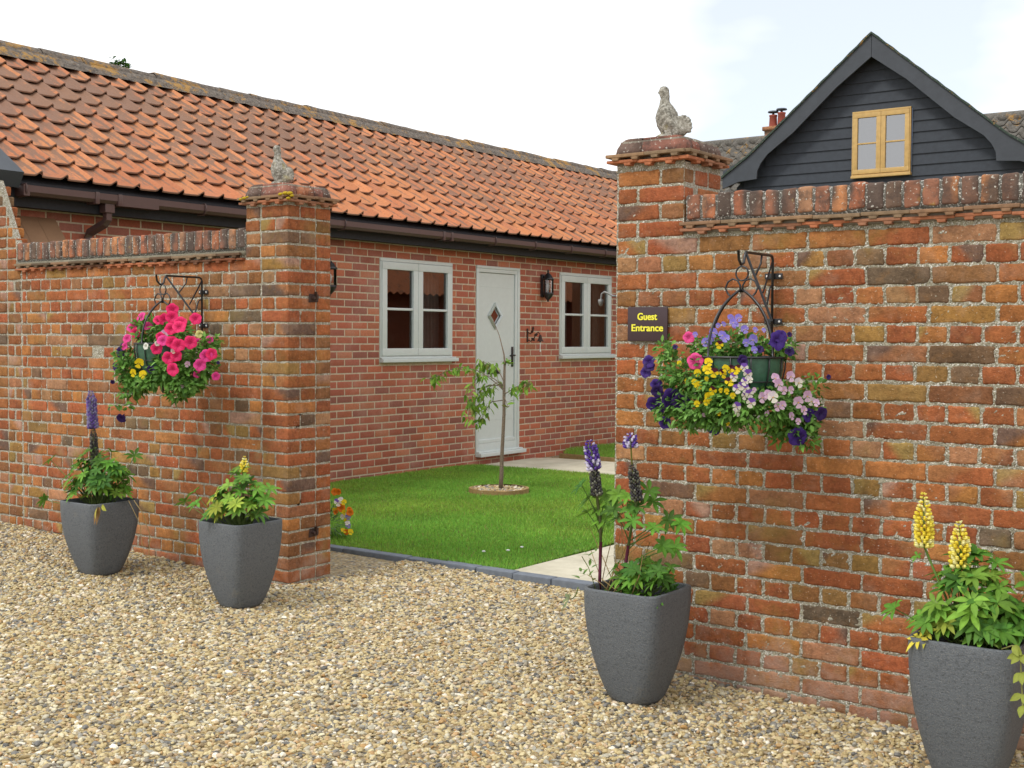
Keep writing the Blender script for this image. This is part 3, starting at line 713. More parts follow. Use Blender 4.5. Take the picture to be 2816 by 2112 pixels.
    for r in range(rows):
        s0 = r * exposure * .985
        for cix in range(ncol):
            y0 = .20 + cix * tw + rng.uniform(-.003, .003); ds = rng.uniform(-.006, .006); lift = rng.uniform(-.002, .003); tilt = rng.uniform(-.004, .004)
            base = np.array([EX, 0, EZ]); Ls = exposure + .05
            if s0 + Ls > 2.74: Ls = 2.74 - s0
            V = []; Wv = []
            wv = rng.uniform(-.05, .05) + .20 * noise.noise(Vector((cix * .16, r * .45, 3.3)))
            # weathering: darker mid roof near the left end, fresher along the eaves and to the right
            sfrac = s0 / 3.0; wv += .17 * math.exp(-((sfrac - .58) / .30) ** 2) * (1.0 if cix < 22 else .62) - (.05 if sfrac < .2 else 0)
            for ls, hh in ((0, .019), (.0, .032), (.006, .033), (Ls * .5, .016), (Ls, -.004)):
                for i in range(nu):
                    h = prof[i] * 1.0 + hh + lift + tilt * (u[i] - .5)
                    p = base + dirv * (s0 + ls + ds) + nv * h; V.append((p[0], y0 + u[i] * tw * 1.02, p[2])); Wv.append(wv + (.08 * math.sin(math.pi * u[i] / .72) if u[i] < .71 else .20 if u[i] < .80 else -.10 if u[i] < .97 else .12) + (.45 if ls == 0 else .07 if ls > .03 else -.05))  # weathered pans, plus painted shading: dark roll bases and noses, lighter roll tops
            F = [(a * nu + i, a * nu + i + 1, (a + 1) * nu + i + 1, (a + 1) * nu + i) for a in range(4) for i in range(nu - 1)]
            col = np.array([(.48, .175, .066), (.44, .150, .058), (.51, .195, .075), (.41, .15, .065), (.47, .18, .066)][rng.integers(0, 5)]) * rng.uniform(.88, 1.1)
            mt.add(V, F, col); wear_shade += Wv
    ro = mt.build('roof', PAN, root); a = ro.data.attributes.new('wear_shade', 'FLOAT', 'POINT'); a.data.foreach_set('value', np.array(wear_shade, np.float32))
    # roof board under the tiles + far slope
    mu = MB(); mu.prism([(EX - .03, EZ - .03), (RX, RZ - .03), (2 * RX - EX + .03, EZ - .03), (2 * RX - EX + .03, EZ - .06), (RX, RZ - .07), (EX - .03, EZ - .06)], .20, YE); mu.build('roof_boarding', BLACKB, root, smooth=False)
    mf = MB(); 
    for r in range(22): 
        s = r * .143; mf.box(0, 0, 0, 0, 0, 0) if False else None
    mf.add([(2 * RX - EX, .2, EZ), (2 * RX - EX, YE, EZ), (RX, YE, RZ), (RX, .2, RZ)], [(0, 1, 2, 3)], (.5, .2, .1)); mf.build('rear_slope', PAN, root)
    # ridge tiles
    mr = MB(); y = .12
    while y < YE:
        Lr = .44; dz = rng.uniform(-.008, .008); ang = np.linspace(-.15, math.pi + .15, 13)
        V = []; F = []
        for yy, rr in ((y, .122), (y + .02, .129), (y + Lr * .5, .123), (y + Lr - .004, .122)):
            for t in ang: V.append((RX + rr * math.cos(t) + rng.uniform(-.003, .003), yy, RZ - .035 + dz + rr * math.sin(t) * .95 + rng.uniform(-.003, .003)))
        for a2 in range(3):
            for i in range(12): F.append((a2 * 13 + i, a2 * 13 + i + 1, (a2 + 1) * 13 + i + 1, (a2 + 1) * 13 + i))
        mr.add(V, F); y += Lr
    # mortar fillet under the ridge, uneven
    n = 260; ysr = np.linspace(.15, YE, n); V = []; 
    for yy in ysr:
        o = noise.noise(Vector((yy * 3, 0, 0))) * .018
        for s, h in ((2.44 + o, .050), (2.50, .066), (2.58, .075), (2.68, .06)):
            p = np.array([EX, 0, EZ]) + dirv * s + nv * (h + noise.noise(Vector((yy * 9, s * 9, 0))) * .012); V.append((p[0], yy, p[2]))
    mr.add(V, [(i * 4 + j, (i + 1) * 4 + j, (i + 1) * 4 + j + 1, i * 4 + j + 1) for i in range(n - 1) for j in range(3)])
    mr.build('ridge', RIDGE, root)
    # verge board at the near end
    mv = MB(); P0 = np.array([-2.86, 0, EZ - .245 * 0 + .0]); 
    V = []
    for s in (0, 2.9):
        for (yy, h) in ((-.10, -.09), (.24, -.09), (.24, .075), (-.10, .075)):
            p = np.array([EX + .03, 0, EZ - .02]) + dirv * s + nv * h * .8; V.append((p[0], yy, p[2]))
    mv.add(V, [(0, 1, 2, 3), (4, 7, 6, 5), (0, 4, 5, 1), (1, 5, 6, 2), (2, 6, 7, 3), (3, 7, 4, 0)]); mv.build('verge_board', CHAR, root, smooth=False)
    # old brick gable end flush with the gate wall
    lim = lambda z: (-2.72 if round((z - 1.13) / .0775) % 2 == 0 else -2.81) if z < 1.95 else -2.775 if z < 2.13 else -2.775 - (z - 2.13) * .52
    C, Hh = english_wall(root, -6.4, -2.775, 2.60, -.1, 1.13, .0775, -2.893, .2375, -2.602 + .06, .1188, limits=lim)
    mb = MB(); c1, c2 = pick2(len(C)); bricks(mb, C, Hh, .0105, .002, c1 * .96, (4, 1, 2), c2); mb.build('gable_wall', OLD, root)
    mm = MB(); mm.prism([(-6.4, -.1), (-2.772, -.1), (-2.770, 2.13), (-3.005, 2.60), (-6.4, 2.60)], .006, .05); mm.build('gable_mortar', MOR, root, smooth=False)
    # small steep tiled canopy on the wall just behind the gate wall
    mk = MB(); V = []
    for i in range(4):
        a, b = .06 + i * .165, .06 + (i + 1) * .165 - .003
        mk.add([(XC, a, 2.395), (XC, b, 2.395), (-3.05, b, 2.02), (-3.05, a, 2.02), (XC, a, 2.38), (XC, b, 2.38), (-3.062, b, 2.01), (-3.062, a, 2.01)], [(0, 3, 2, 1), (4, 5, 6, 7), (2, 3, 7, 6), (0, 4, 7, 3), (1, 2, 6, 5)])
    mk.build('canopy', PLAINT, root, smooth=False)
    return root
cot = cottage()

def window(root, y0, y1, z0, z1, x, frame_mat, sill_ext, curtains=False, facing='x', glass=None):
    """two-light casement flush in the wall. facing 'x': looks along +x; 'y': looks along -y (then x is the wall's y)"""
    def T(v):   # local (across, out, up) -> world
        return [(x + o, a, z) if facing == 'x' else (a, x - o, z) for a, o, z in v]
    class L(MB):
        def b(s, a0, a1, o0, o1, z0, z1):
            v = T([(a, o, z) for a in (a0, a1) for o in (o0, o1) for z in (z0, z1)])
            v = np.array(v); lo, hi = v.min(0), v.max(0); s.rbox(lo[0], hi[0], lo[1], hi[1], lo[2], hi[2], .004)
    f = L(); fw = .035; d = .012
    f.b(y0, y1, -.06, d, z1 - .035, z1); f.b(y0, y0 + .018, -.06, d, z0, z1 - .036); f.b(y1 - .018, y1, -.06, d, z0, z1 - .036); f.b(y0 + .019, y1 - .019, -.06, d, z0, z0 + .028)
    fr = f.build('frame', frame_mat, root, smooth=True)
    ym = (y0 + y1) / 2
    for a, b in ((y0 + .020, ym - .002), (ym + .002, y1 - .020)):
        s = L(); sw = .078; zt, zb = z1 - .038, z0 + .030; o = .024
        s.b(a, b, -.04, o, zt - sw, zt); s.b(a, b, -.04, o, zb, zb + sw); s.b(a, a + sw, -.04, o - .002, zb + sw, zt - sw); s.b(b - sw, b, -.04, o - .002, zb + sw, zt - sw)
        zm = (zt + zb) / 2 + .0; s.b(a + sw, b - sw, -.012, .014, zm - .013, zm + .013)
        c = s.build('casement', frame_mat, root)
        g = L(); v = T([(a + sw - .004, -.008, zb + sw - .004), (b - sw + .004, -.008, zb + sw - .004), (b - sw + .004, -.008, zt - sw + .004), (a + sw - .004, -.008, zt - sw + .004), (a + sw - .004, -.014, zb + sw - .004), (b - sw + .004, -.014, zb + sw - .004), (b - sw + .004, -.014, zt - sw + .004), (a + sw - .004, -.014, zt - sw + .004)])
        g.add(v, [(0, 1, 2, 3)]); g.build('pane', glass or GLASS, c, smooth=False)
    s = L(); s.b(y0 - .0, y1 + sill_ext, -.02, .055, z0 - .040, z0 - .002); s.b(y0 + .0, y1 + sill_ext * .6, -.02, .036, z0 - .001, z0 + .012)
    s.build('sill', frame_mat, root)
w1 = empty('window', (XC, 5.135, 1.24), 'sage green two-light casement window left of the cottage door', 'window', 'cottage windows')
window(w1, 4.535, 5.735, 1.245, 2.30, XC, SAGE, .065)
w2 = empty('window', (XC, 8.52, 1.24), 'sage green casement window with pale curtains, right of the lantern', 'window', 'cottage windows')
window(w2, 7.90, 9.14, 1.25, 2.30, XC, SAGE, .09)
for root in (w1, w2): root.parent = cot; root.location = np.array(root.location) - np.array(cot.location); 
for r_ in (w1, w2):
    for k_ in ('label', 'category', 'group'):
        if k_ in r_ and k_ != 'label': del r_[k_]
mc = MB()
def curtain(y0, y1, z0, z1, x):
    n = 40; V = []; F = []
    for i in range(n):
        t = i / (n - 1); y = y0 + (y1 - y0) * t; xx = x + .022 * math.sin(t * 30)
        V += [(xx, y, z0), (xx, y, z1)]
    for i in range(n - 1): F.append((2 * i, 2 * i + 2, 2 * i + 3, 2 * i + 1))
    m = MB(); m.add(V, F); return m
curtain(8.02, 8.30, 1.1, 2.36, XC - .16).build('curtain', CURT, w2); curtain(8.92, 9.12, 1.1, 2.36, XC - .16).build('curtain', CURT, w2); curtain(4.56, 4.72, 1.1, 2.36, XC - .20).build('curtain', CURT, w1); curtain(5.42, 5.70, 1.1, 2.36, XC - .16).build('curtain', CURT, w1)

# ---- door
def door():
    root = bpy.data.objects.new('door', None); COL.objects.link(root); root.parent = cot; root.location = np.array((XC, 6.6, .13)) - np.array(cot.location)
    y0, y1, z0, z1 = 6.182, 7.028, .140, 2.303; m = MB()
    X = XC
    m.rbox(X - .06, X + .014, y0, y1, z1 - .030, z1, .003); m.rbox(X - .06, X + .010, y0, y0 + .045, z0, z1 - .031, .003); m.rbox(X - .06, X + .014, y1 - .040, y1, z0, z1 - .031, .003)
    m.rbox(X - .055, X + .006, y0 + .046, y1 - .041, z1 - .075, z1 - .031, .003); m.rbox(X - .055, X + .006, y1 - .085, y1 - .041, z0 + .04, z1 - .076, .003)
    m.rbox(X - .055, X + .008, y0 + .046, y1 - .041, z0, z0 + .10, .003)
    m.build('frame', SAGE, root)
    m = MB(); ya, yb = y0 + .047, y1 - .090; za, zb = z0 + .105, z1 - .080
    # leaf built round the diamond light
    cy, cz, hw, hh = 6.555, 1.728, .105, .118
    xl, xr = X - .035, X - .010
    ring = [(cy - hw, cz), (cy, cz + hh), (cy + hw, cz), (cy, cz - hh)]
    outer = [(ya, za), (ya, zb), (yb, zb), (yb, za)]; mids = [(ya, cz), (cy, zb), (yb, cz), (cy, za)]
    V = [(xr, *p) for p in ring + outer + mids]   # 0-3 ring, 4-7 outer, 8-11 mids (left, top, right, bottom)
    m.add(V, [(0, 8, 5, 9), (0, 9, 1, 1)] if False else [(0, 1, 9, 5), (0, 5, 8, 8)][:1], (.5,) * 3)
    m.add(V, [(0, 5, 8), (9, 1, 2), (2, 6, 9), (2, 10, 6)], (.5,) * 3); m.add(V, [(0, 8, 4), (0, 4, 3), (3, 4, 11), (3, 11, 7), (3, 7, 2), (2, 7, 10)], (.5,) * 3)
    leafo = m.build('door_leaf', SAGE, root, smooth=False)
    m = MB()   # raised diamond moulding
    for (a, b) in zip(ring, ring[1:] + ring[:1]):
        for off, th, xo in ((1.30, .010, .006), (1.12, .014, .010)):
            pa = (cy + (a[0] - cy) * off, cz + (a[1] - cz) * off); pb = (cy + (b[0] - cy) * off, cz + (b[1] - cz) * off)
            m.tube([(xr + xo, *pa), (xr + xo, *pb)], th, 6)
    m.build('diamond_moulding', SAGE, leafo)
    m = MB(); m.add([(xr - .006, *p) for p in ring], [(0, 1, 2, 3)]); m.build('diamond_pane', GLASS, leafo, smooth=False)
    m = MB(); m.rbox(xr - .002, xr + .018, ya, yb, za - .004, za + .040, .004); m.build('weather_bar', SAGE, root)
    for z in (zb - .16, za + .26, za + .95): m = MB(); m.rbox(xr - .004, xr + .0022, ya + .05, yb - .05, z, z + .006, .001); m.build('panel_line', SAGE, leafo)
    m = MB(); m.rbox(XC - .03, XC + .085, y0 - .002, y1 + .055, z0 - .048, z0 - .006, .005); m.rbox(XC - .03, XC + .05, y0 + .004, y1 + .03, z0 - .006, z0 + .012, .003); m.build('threshold', SAGE, root)
    m = MB(); hy = 6.90; m.rbox(xr, xr + .012, hy - .018, hy + .018, 1.125, 1.365, .005); m.tube([(xr + .01, hy, 1.262), (xr + .05, hy, 1.262), (xr + .055, hy - .02, 1.262), (xr + .055, hy - .11, 1.258)], .009, 8); m.build('handle', IRON, root)
    m = MB(); m.rbox(xr, xr + .010, 6.40, 6.66, 1.045, 1.095, .004); m.build('letterbox', IRON, root)
    m = MB(); m.box(XC - .7, XC - .69, 6.2, 7.0, .1, 2.3); 
door()

# ------------------------------------------------------------------ lanterns, bell
def lantern(yc, ztop, label):
    root = empty('wall_lantern', (XC, yc, ztop - .4), label, 'lantern', 'black wall lanterns')
    k = XC + .085; zb = ztop - .40; m = MB()
    # body: half octagon lantern standing off the wall
    m.lathe([(0.001, ztop), (.010, ztop - .005), (.014, ztop - .03), (.008, ztop - .04), (.026, ztop - .055), (.045, ztop - .075), (.058, ztop - .10), (.076, ztop - .115), (.078, ztop - .128), (.060, ztop - .13)], k, yc, 8)
    m.lathe([(.062, zb + .115), (.070, zb + .11), (.068, zb + .095), (.050, zb + .06), (.022, zb + .03), (.010, zb + .02), (.016, zb + .008), (.001, zb)], k, yc, 8)
    for i in range(8):
        a = i * math.pi / 4; m.tube([(k + .063 * math.cos(a), yc + .063 * math.sin(a), zb + .11), (k + .063 * math.cos(a), yc + .063 * math.sin(a), ztop - .13)], .0048, 6)
    m.rbox(XC - .002, XC + .03, yc - .045, yc + .045, zb + .06, ztop - .06, .006)
    m.build('body', IRON, root)
    g = MB()
    for i in range(8):
        a, b = i * math.pi / 4, (i + 1) * math.pi / 4; r = .060
        g.add([(k + r * math.cos(a), yc + r * math.sin(a), zb + .112), (k + r * math.cos(b), yc + r * math.sin(b), zb + .112), (k + r * math.cos(b), yc + r * math.sin(b), ztop - .128), (k + r * math.cos(a), yc + r * math.sin(a), ztop - .128)], [(0, 1, 2, 3)])
    g.build('glass', CLEAR, root, smooth=False)
    b = MB(); b.ell((k, yc, zb + .185), (.026, .026, .045)); b.tube([(k, yc, zb + .1), (k, yc, zb + .15)], .014, 8); b.build('bulb', WHITE, root)
lantern(7.52, 2.315, 'black wall lantern with a white bulb between the cottage door and right window')
lantern(3.71, 2.265, 'black wall lantern half hidden behind the left brick pier')

def bell():
    yb, zb = 7.29, 1.50; root = empty('door_bell', (XC, 7.2, 1.4), 'rusty cast iron hanging bell with white cord beside the cottage door', 'bell')
    # leafy scroll bracket runs out from the wall along x and is seen side-on
    m = MB(); y = 7.20; m.rbox(XC - .001, XC + .010, y - .014, y + .014, 1.42, 1.585, .004)
    m.tube([(XC + .005, y, 1.45), (XC + .05, y + .005, 1.43), (XC + .10, y + .01, 1.47), (XC + .12, y + .015, 1.52), (XC + .15, y + .02, 1.54), (XC + .17, y + .03, 1.515)], .007, 6)
    m.tube([(XC + .005, y, 1.54), (XC + .05, y, 1.52), (XC + .09, y, 1.57), (XC + .08, y, 1.60)], .007, 6)
    for (dx, dz, an) in ((.05, 1.53, .8), (.08, 1.56, 1.6), (.10, 1.50, .4), (.06, 1.47, -.6)):
        m.leaf((XC + dx, y, dz), (math.cos(an), .2, math.sin(an)), (0, 1, 0), .06, .035, .1, (.06,) * 3)
    m.build('bracket', RUST, root)
    m = MB(); cx, cy = XC + .17, y + .035; m.lathe([(.001, 1.512), (.012, 1.508), (.018, 1.49), (.024, 1.465), (.032, 1.445), (.044, 1.432), (.044, 1.428), (.030, 1.44), (.001, 1.49)], cx, cy, 14); m.ell((cx, cy, 1.425), (.009, .009, .012)); m.build('bell_cup', RUST, root)
    m = MB(); m.tube([(cx, cy, 1.42), (cx + .002, cy, 1.38), (cx - .001, cy, 1.34), (cx, cy, 1.315)], .005, 6); m.ell((cx, cy, 1.312), (.008, .008, .012)); m.build('cord', WHITE, root)
bell()

# hinge pins left in the pier, hook on the other pier
for z, lab in ((1.71, 'upper rusty gate pintle in the side of the left brick pier'), (.295, 'lower rusty gate pintle in the side of the left brick pier')):
    r = empty('gate_pintle', (0, .2, z), lab, 'hinge', 'rusty gate pintles'); m = MB()
    m.rbox(-.01, .030, .185, .225, z - .012, z + .006, .004); m.tube([(.024, .205, z - .012), (.024, .205, z + .035)], .009, 8); m.build('pin', RUST, r)
    m = MB(); m.add([(.0035, .165, z - .03), (.0035, .245, z - .025), (.0035, .25, z + .02), (.0035, .17, z + .022)], [(0, 1, 2, 3)]); m.build('wall_plate', RUST, r)
r = empty('wall_hook', (2.2, .1, 1.65), 'grey curved metal hook on the inner edge of the right brick pier', 'hook'); m = MB()
a = ony(1700, 815, .06); P = [ony(*q, .06) for q in ((1700, 815), (1684, 813), (1672, 806), (1662, 803), (1655, 808), (1653, 820), (1652, 826))]
m.tube(P, .0052, 8); m.build('arm', GALV, r)
m = MB(); e = P[-1]; m.lathe([(.001, e[2] + .006), (.013, e[2] + .004), (.013, e[2] - .008), (.008, e[2] - .024), (.001, e[2] - .028)], e[0], e[1], 10); m.build('end_cap', GALV, r)

# ------------------------------------------------------------------ sign
def sign():
    x0, x1, z0, z1 = 2.321, 2.536, 1.464, 1.626; root = empty('sign', ((x0 + x1) / 2, -.02, z0), 'small dark brown sign reading Guest Entrance in yellow letters', 'sign')
    m = MB(); m.rbox(x0, x1, -.016, -.008, z0, z1, .0025); m.build('board', m_plain('dark brown sign board', (.045, .022, .026), .35, .5, 0, .04), root)
    Y = m_plain('yellow lettering', (.85, .78, .06), .5, .4, 0, .02); G = m_plain('dark olive outline', (.05, .055, .01), .5, .4, 0, .02)
    for txt, zc, wd in (('Guest', z0 + .101, .108), ('Entrance', z0 + .048, .172)):
        c = bpy.data.curves.new('t', 'FONT'); c.body = txt; c.size = .046; c.align_x = 'CENTER'
        o = bpy.data.objects.new('t', c); COL.objects.link(o); bpy.context.view_layer.update()
        me0 = bpy.data.meshes.new_from_object(o.evaluated_get(bpy.context.evaluated_depsgraph_get())); wd0 = o.dimensions.x; bpy.data.objects.remove(o)
        n = len(me0.vertices); a = np.zeros(n * 3); me0.vertices.foreach_get('co', a); a = a.reshape(-1, 3); a[:, 0] *= (wd - .004) / wd0
        tri = [tuple(p.vertices) for p in me0.polygons]
        for mt, off, yy, nm in ((G, .0034, -.0166, 'letter_outline'), (Y, .0015, -.0174, 'lettering')):
            m = MB(); k = 0
            for dx in (-1, -.5, 0, .5, 1):
                for dz in (-1, 0, 1):
                    V = np.stack([(x0 + x1) / 2 + a[:, 0] + dx * off, np.full(n, yy - k * .00002), zc + a[:, 1] + dz * off * .55], 1); k += 1
                    b0 = m.n; m.v.append(V); m.c.append(np.tile([.5, .5, .5], (n, 1))); m.n += n
                    for sz_ in set(len(t) for t in tri): m.f.append(np.array([t for t in tri if len(t) == sz_]) + b0)
            m.build(nm, mt, root, smooth=False)
sign()

# ------------------------------------------------------------------ stone birds
def bird(cx, cy, zb, hgt, label):
    root = empty('stone_bird', (cx, cy, zb), label, 'statue', 'stone birds on the gate piers')
    k = hgt / .245; m = MB()
    def seg(pts):   # (x, z, rx, ry)
        ang = np.arange(16) / 16 * 2 * math.pi; V = []; n = len(pts)
        for i, (x, z, rx, ry) in enumerate(pts):
            a = pts[max(i - 1, 0)]; b = pts[min(i + 1, n - 1)]; t = np.array([b[0] - a[0], b[1] - a[1]]); t = t / (np.linalg.norm(t) + 1e-9); s = np.array([t[1], -t[0]])
            for q in ang: V.append((cx + k * (x + s[0] * rx * math.cos(q)), cy + k * ry * math.sin(q), zb + k * (z + s[1] * rx * math.cos(q))))
        m.add(V, [(i * 16 + j, i * 16 + (j + 1) % 16, (i + 1) * 16 + (j + 1) % 16, (i + 1) * 16 + j) for i in range(n - 1) for j in range(16)])
    Q = .000470
    rows_ = [(-45, 580, 4), (-52, 582, 26), (-75, 583, 44), (-105, 585, 50), (-135, 592, 46), (-160, 598, 42), (-200, 597, 45), (-235, 598, 52), (-270, 602, 72), (-310, 608, 92), (-360, 614, 110), (-420, 628, 113), (-470, 648, 108), (-520, 668, 100), (-560, 680, 96), (-590, 684, 96), (-600, 684, 4)]
    pts = [((xc - 640) * Q, (640 + zz) * .000412, w_ * Q, w_ * Q * (.80 if -zz > 250 else .95)) for zz, xc, w_ in rows_]
    seg(pts[::-1])
    seg([(.0, -.01, .001, .001), (.0, -.01, .066, .050), (.0, .016, .064, .048), (.002, .026, .052, .040), (.002, .030, .001, .001)])     # base
    m.ell((cx - k * .050, cy, zb + k * .218), (.009 * k, .005 * k, .005 * k), seg=8, rings=5)
    for s in (-1, 1): m.ell((cx + k * .008, cy + s * k * .030, zb + k * .10), (.026 * k, .016 * k, .062 * k), R=[[.9, 0, -.42], [0, 1, 0], [.42, 0, .9]], seg=12, rings=8)
    for i, a in enumerate(np.radians([-28, -8, 12, 32, 52, 72, 92, 112])):     # ribbed fan tail
        r_ = .040 * k; c_ = np.array((cx + k * .068 + r_ * .52 * math.cos(a), cy, zb + k * .058 + r_ * .66 * math.sin(a)))
        m.ell(c_, (.029 * k, .0135 * k, .0115 * k), R=[[math.cos(a), 0, -math.sin(a)], [0, 1, 0], [math.sin(a), 0, math.cos(a)]], seg=10, rings=7)
    m.ell((cx + k * .058, cy, zb + k * .045), (.034 * k, .022 * k, .030 * k), seg=12, rings=8)
    o = m.build('figure', STONE, root)
    rm = o.modifiers.new('fuse', 'REMESH'); rm.mode = 'VOXEL'; rm.voxel_size = .0045 * k; rm.use_smooth_shade = True
    tx_ = bpy.data.textures.new('pitted', 'CLOUDS'); tx_.noise_scale = .012; dm = o.modifiers.new('pitting', 'DISPLACE'); dm.texture = tx_; dm.strength = .005; dm.mid_level = .5
bird(2.425, .18, 2.426, .27, 'weathered stone dove standing on the right-hand pier against the sky')
bird(-.245, .17, 2.384, .255, 'weathered stone dove standing on the left-hand pier against the pantiles')

# ------------------------------------------------------------------ courtyard: kerb, lawn, paths
m = MB(); x = -2.9; C = []; Hh = []
while x < 2.6:
    Lk = .29; C.append((x + Lk / 2, 1.105 + rng.uniform(-.004, .004), -.043 + rng.uniform(-.003, .003))); Hh.append((Lk / 2 - .003, .043, .06)); x += Lk
bricks(m, np.array(C), np.array(Hh), .008, .0008, np.tile([.2, .2, .2], (len(C), 1)), (3, 1, 1)); tag(m.build('kerb', KERB), kind='structure', label='blue grey block kerb between gravel and lawn')
LAWN = [(-3.36, 1.155), (.79, 1.155), (.66, 5.0), (.55, 5.9), (-1.2, 6.18), (-3.20, 6.08), (-3.36, 5.9)]
FAR = [(-3.1, 7.62), (-2.2, 7.55), (3.5, 7.9), (3.5, 14.5), (-3.36, 14.5), (-3.36, 8.05)]
def inpoly(P, poly):
    r = np.zeros(len(P), bool); n = len(poly); x, y = P[:, 0], P[:, 1]
    for i in range(n):
        (x1, y1), (x2, y2) = poly[i], poly[(i + 1) % n]
        c = ((y1 > y) != (y2 > y)) & (x < (x2 - x1) * (y - y1) / (y2 - y1 + 1e-12) + x1); r ^= c
    return r
RING = (-1.60, 4.25, .285)
def sheet(poly, z, name, mt, th=.03):
    m = MB(); from mathutils.geometry import tessellate_polygon
    tr = tessellate_polygon([[Vector((a, b, 0)) for a, b in poly]]); n = len(poly)
    V = [(a, b, z) for a, b in poly] + [(a, b, z - th) for a, b in poly]
    m.add(V, [(i, n + i, n + (i + 1) % n, (i + 1) % n) for i in range(n)]); b0 = m.n - 2 * n
    m.f.append(np.array(tr)); return m.build(name, mt, smooth=False)
tag(sheet(LAWN, .010, 'lawn_soil', TURF), kind='structure'); tag(sheet(FAR, .034, 'lawn_soil', TURF, .04), kind='structure')
tag(sheet([(-4, 1.12), (4, 1.12), (4, 16), (-4, 16)], -.014, 'courtyard_bed', GRAVB, .01), kind='structure')
def grass(poly, z, dens, hmin, hmax, name, label, hole=None):
    P = np.array(poly); lo, hi = P.min(0), P.max(0); n = int((hi - lo).prod() * dens)
    q = rng.uniform(lo, hi, (n, 2)); q = q[inpoly(q, poly)]
    # keep to what could be seen over the walls and through the opening
    if hole: q = q[np.hypot(q[:, 0] - hole[0], q[:, 1] - hole[1]) > hole[2]]
    n = len(q); a = rng.uniform(0, 6.283, n); cl = np.array([noise.noise(Vector((x * 2.2, y * 2.2, 0))) for x, y in q]); h = rng.uniform(hmin, hmax, n) * (1 + .35 * cl)
    wd = rng.uniform(.0016, .0030, n); ln = rng.normal(0, .35, (n, 2)) * h[:, None]
    b = np.concatenate([q, np.full((n, 1), z)], 1); dx = np.stack([np.cos(a) * wd, np.sin(a) * wd, np.zeros(n)], 1)
    mid = b + np.concatenate([ln * .35, (h * .6)[:, None]], 1); tip = b + np.concatenate([ln, h[:, None]], 1)
    V = np.stack([b - dx, b + dx, mid + dx * .8, mid - dx * .8, tip], 1).reshape(-1, 3)
    big = np.array([noise.noise(Vector((x * .8, y * .8, 7))) for x, y in q]); c = np.array([.25, .47, .065]) * rng.uniform(.7, 1.25, (n, 1)) * (1 + .18 * cl[:, None]); c[:, 0] *= 1 + .3 * np.clip(big, -.3, 1); dry = rng.random(n) < .05 + .10 * np.clip(big, 0, 1); c[dry] = (.30, .27, .10); c[:, 0] *= rng.uniform(.8, 1.25, n)
    i = np.arange(n) * 5; m = MB(); m.add(V, np.stack([i, i + 1, i + 2, i + 3], 1), np.repeat(c, 5, 0)); m.f.append(np.stack([i + 3, i + 2, i + 4], 1))
    return tag(m.build(name, LEAF), label, kind='stuff')
grass([(-3.36, 1.135), (.81, 1.135), (.685, 5.0), (.57, 5.92), (-1.2, 6.20), (-3.20, 6.10), (-3.36, 5.9)], .008, 11500, .016, .032, 'grass', 'short mown green grass of the lawn round the young tree', (RING[0], RING[1], RING[2] + .02))
grass([(-3.1, 7.62), (-2.2, 7.55), (0.5, 7.7), (-1.5, 12), (-3.36, 12), (-3.36, 8.05)], .032, 5000, .03, .055, 'grass', 'strip of green lawn beyond the paved path')
# pale paths of sawn slabs
m = MB()
def slabs(x0, x1, y0, y1, sx, sy, z=.012):
    C = []; Hh = []; y = y0; k = 0
    while y < y1 - .05:
        yy = min(y + sy, y1); x = x0 - (sx * .5 if k % 2 else 0)
        while x < x1 - .02:
            a, b = max(x, x0), min(x + sx, x1)
            if b - a > .05: C.append(((a + b) / 2, (y + yy) / 2, z - .02 + rng.uniform(-.001, .001))); Hh.append(((b - a) / 2 - .0025, (yy - y) / 2 - .0025, .02))
            x += sx
        y = yy; k += 1
    bricks(m, np.array(C), np.array(Hh), .004, .0004, np.tile([.6, .55, .4], (len(C), 1)), (1, 1, 1))
slabs(.80, 2.9, 1.16, 6.0, .45, .6); slabs(-1.2, 2.9, 6.2, 7.45, .6, .45)
path = m.build('paved_path', SLAB); tag(path, kind='structure', label='pale stone slab path')
m = MB(); bz = .012; tri = [(-3.28, 6.12), (-1.2, 6.22), (-1.2, 7.44), (-2.2, 7.42), (-3.15, 7.36), (-3.28, 7.2)]
o = sheet(tri, .012, 'paved_path', SLAB, .03); tag(o, kind='structure')
m = MB(); P = [(-3.12, 7.56), (-2.2, 7.49), (3.4, 7.84)]
for (a, b) in zip(P[:-1], P[1:]):
    d = np.array(b) - np.array(a); nn = np.array([-d[1], d[0]]) / np.linalg.norm(d) * .014
    V = [(*(np.array(a) - nn), -.02), (*(np.array(b) - nn), -.02), (*(np.array(b) + nn), -.02), (*(np.array(a) + nn), -.02)]; V += [(x_, y_, .052) for x_, y_, _ in V]
    m.add(V, [(0, 1, 5, 4), (1, 2, 6, 5), (2, 3, 7, 6), (3, 0, 4, 7), (4, 5, 6, 7)])
tag(m.build('lawn_edging', WOOD, smooth=False, origin=(0, 7.6, 0)), 'thin brown timber edging board in front of the far lawn', 'edging')

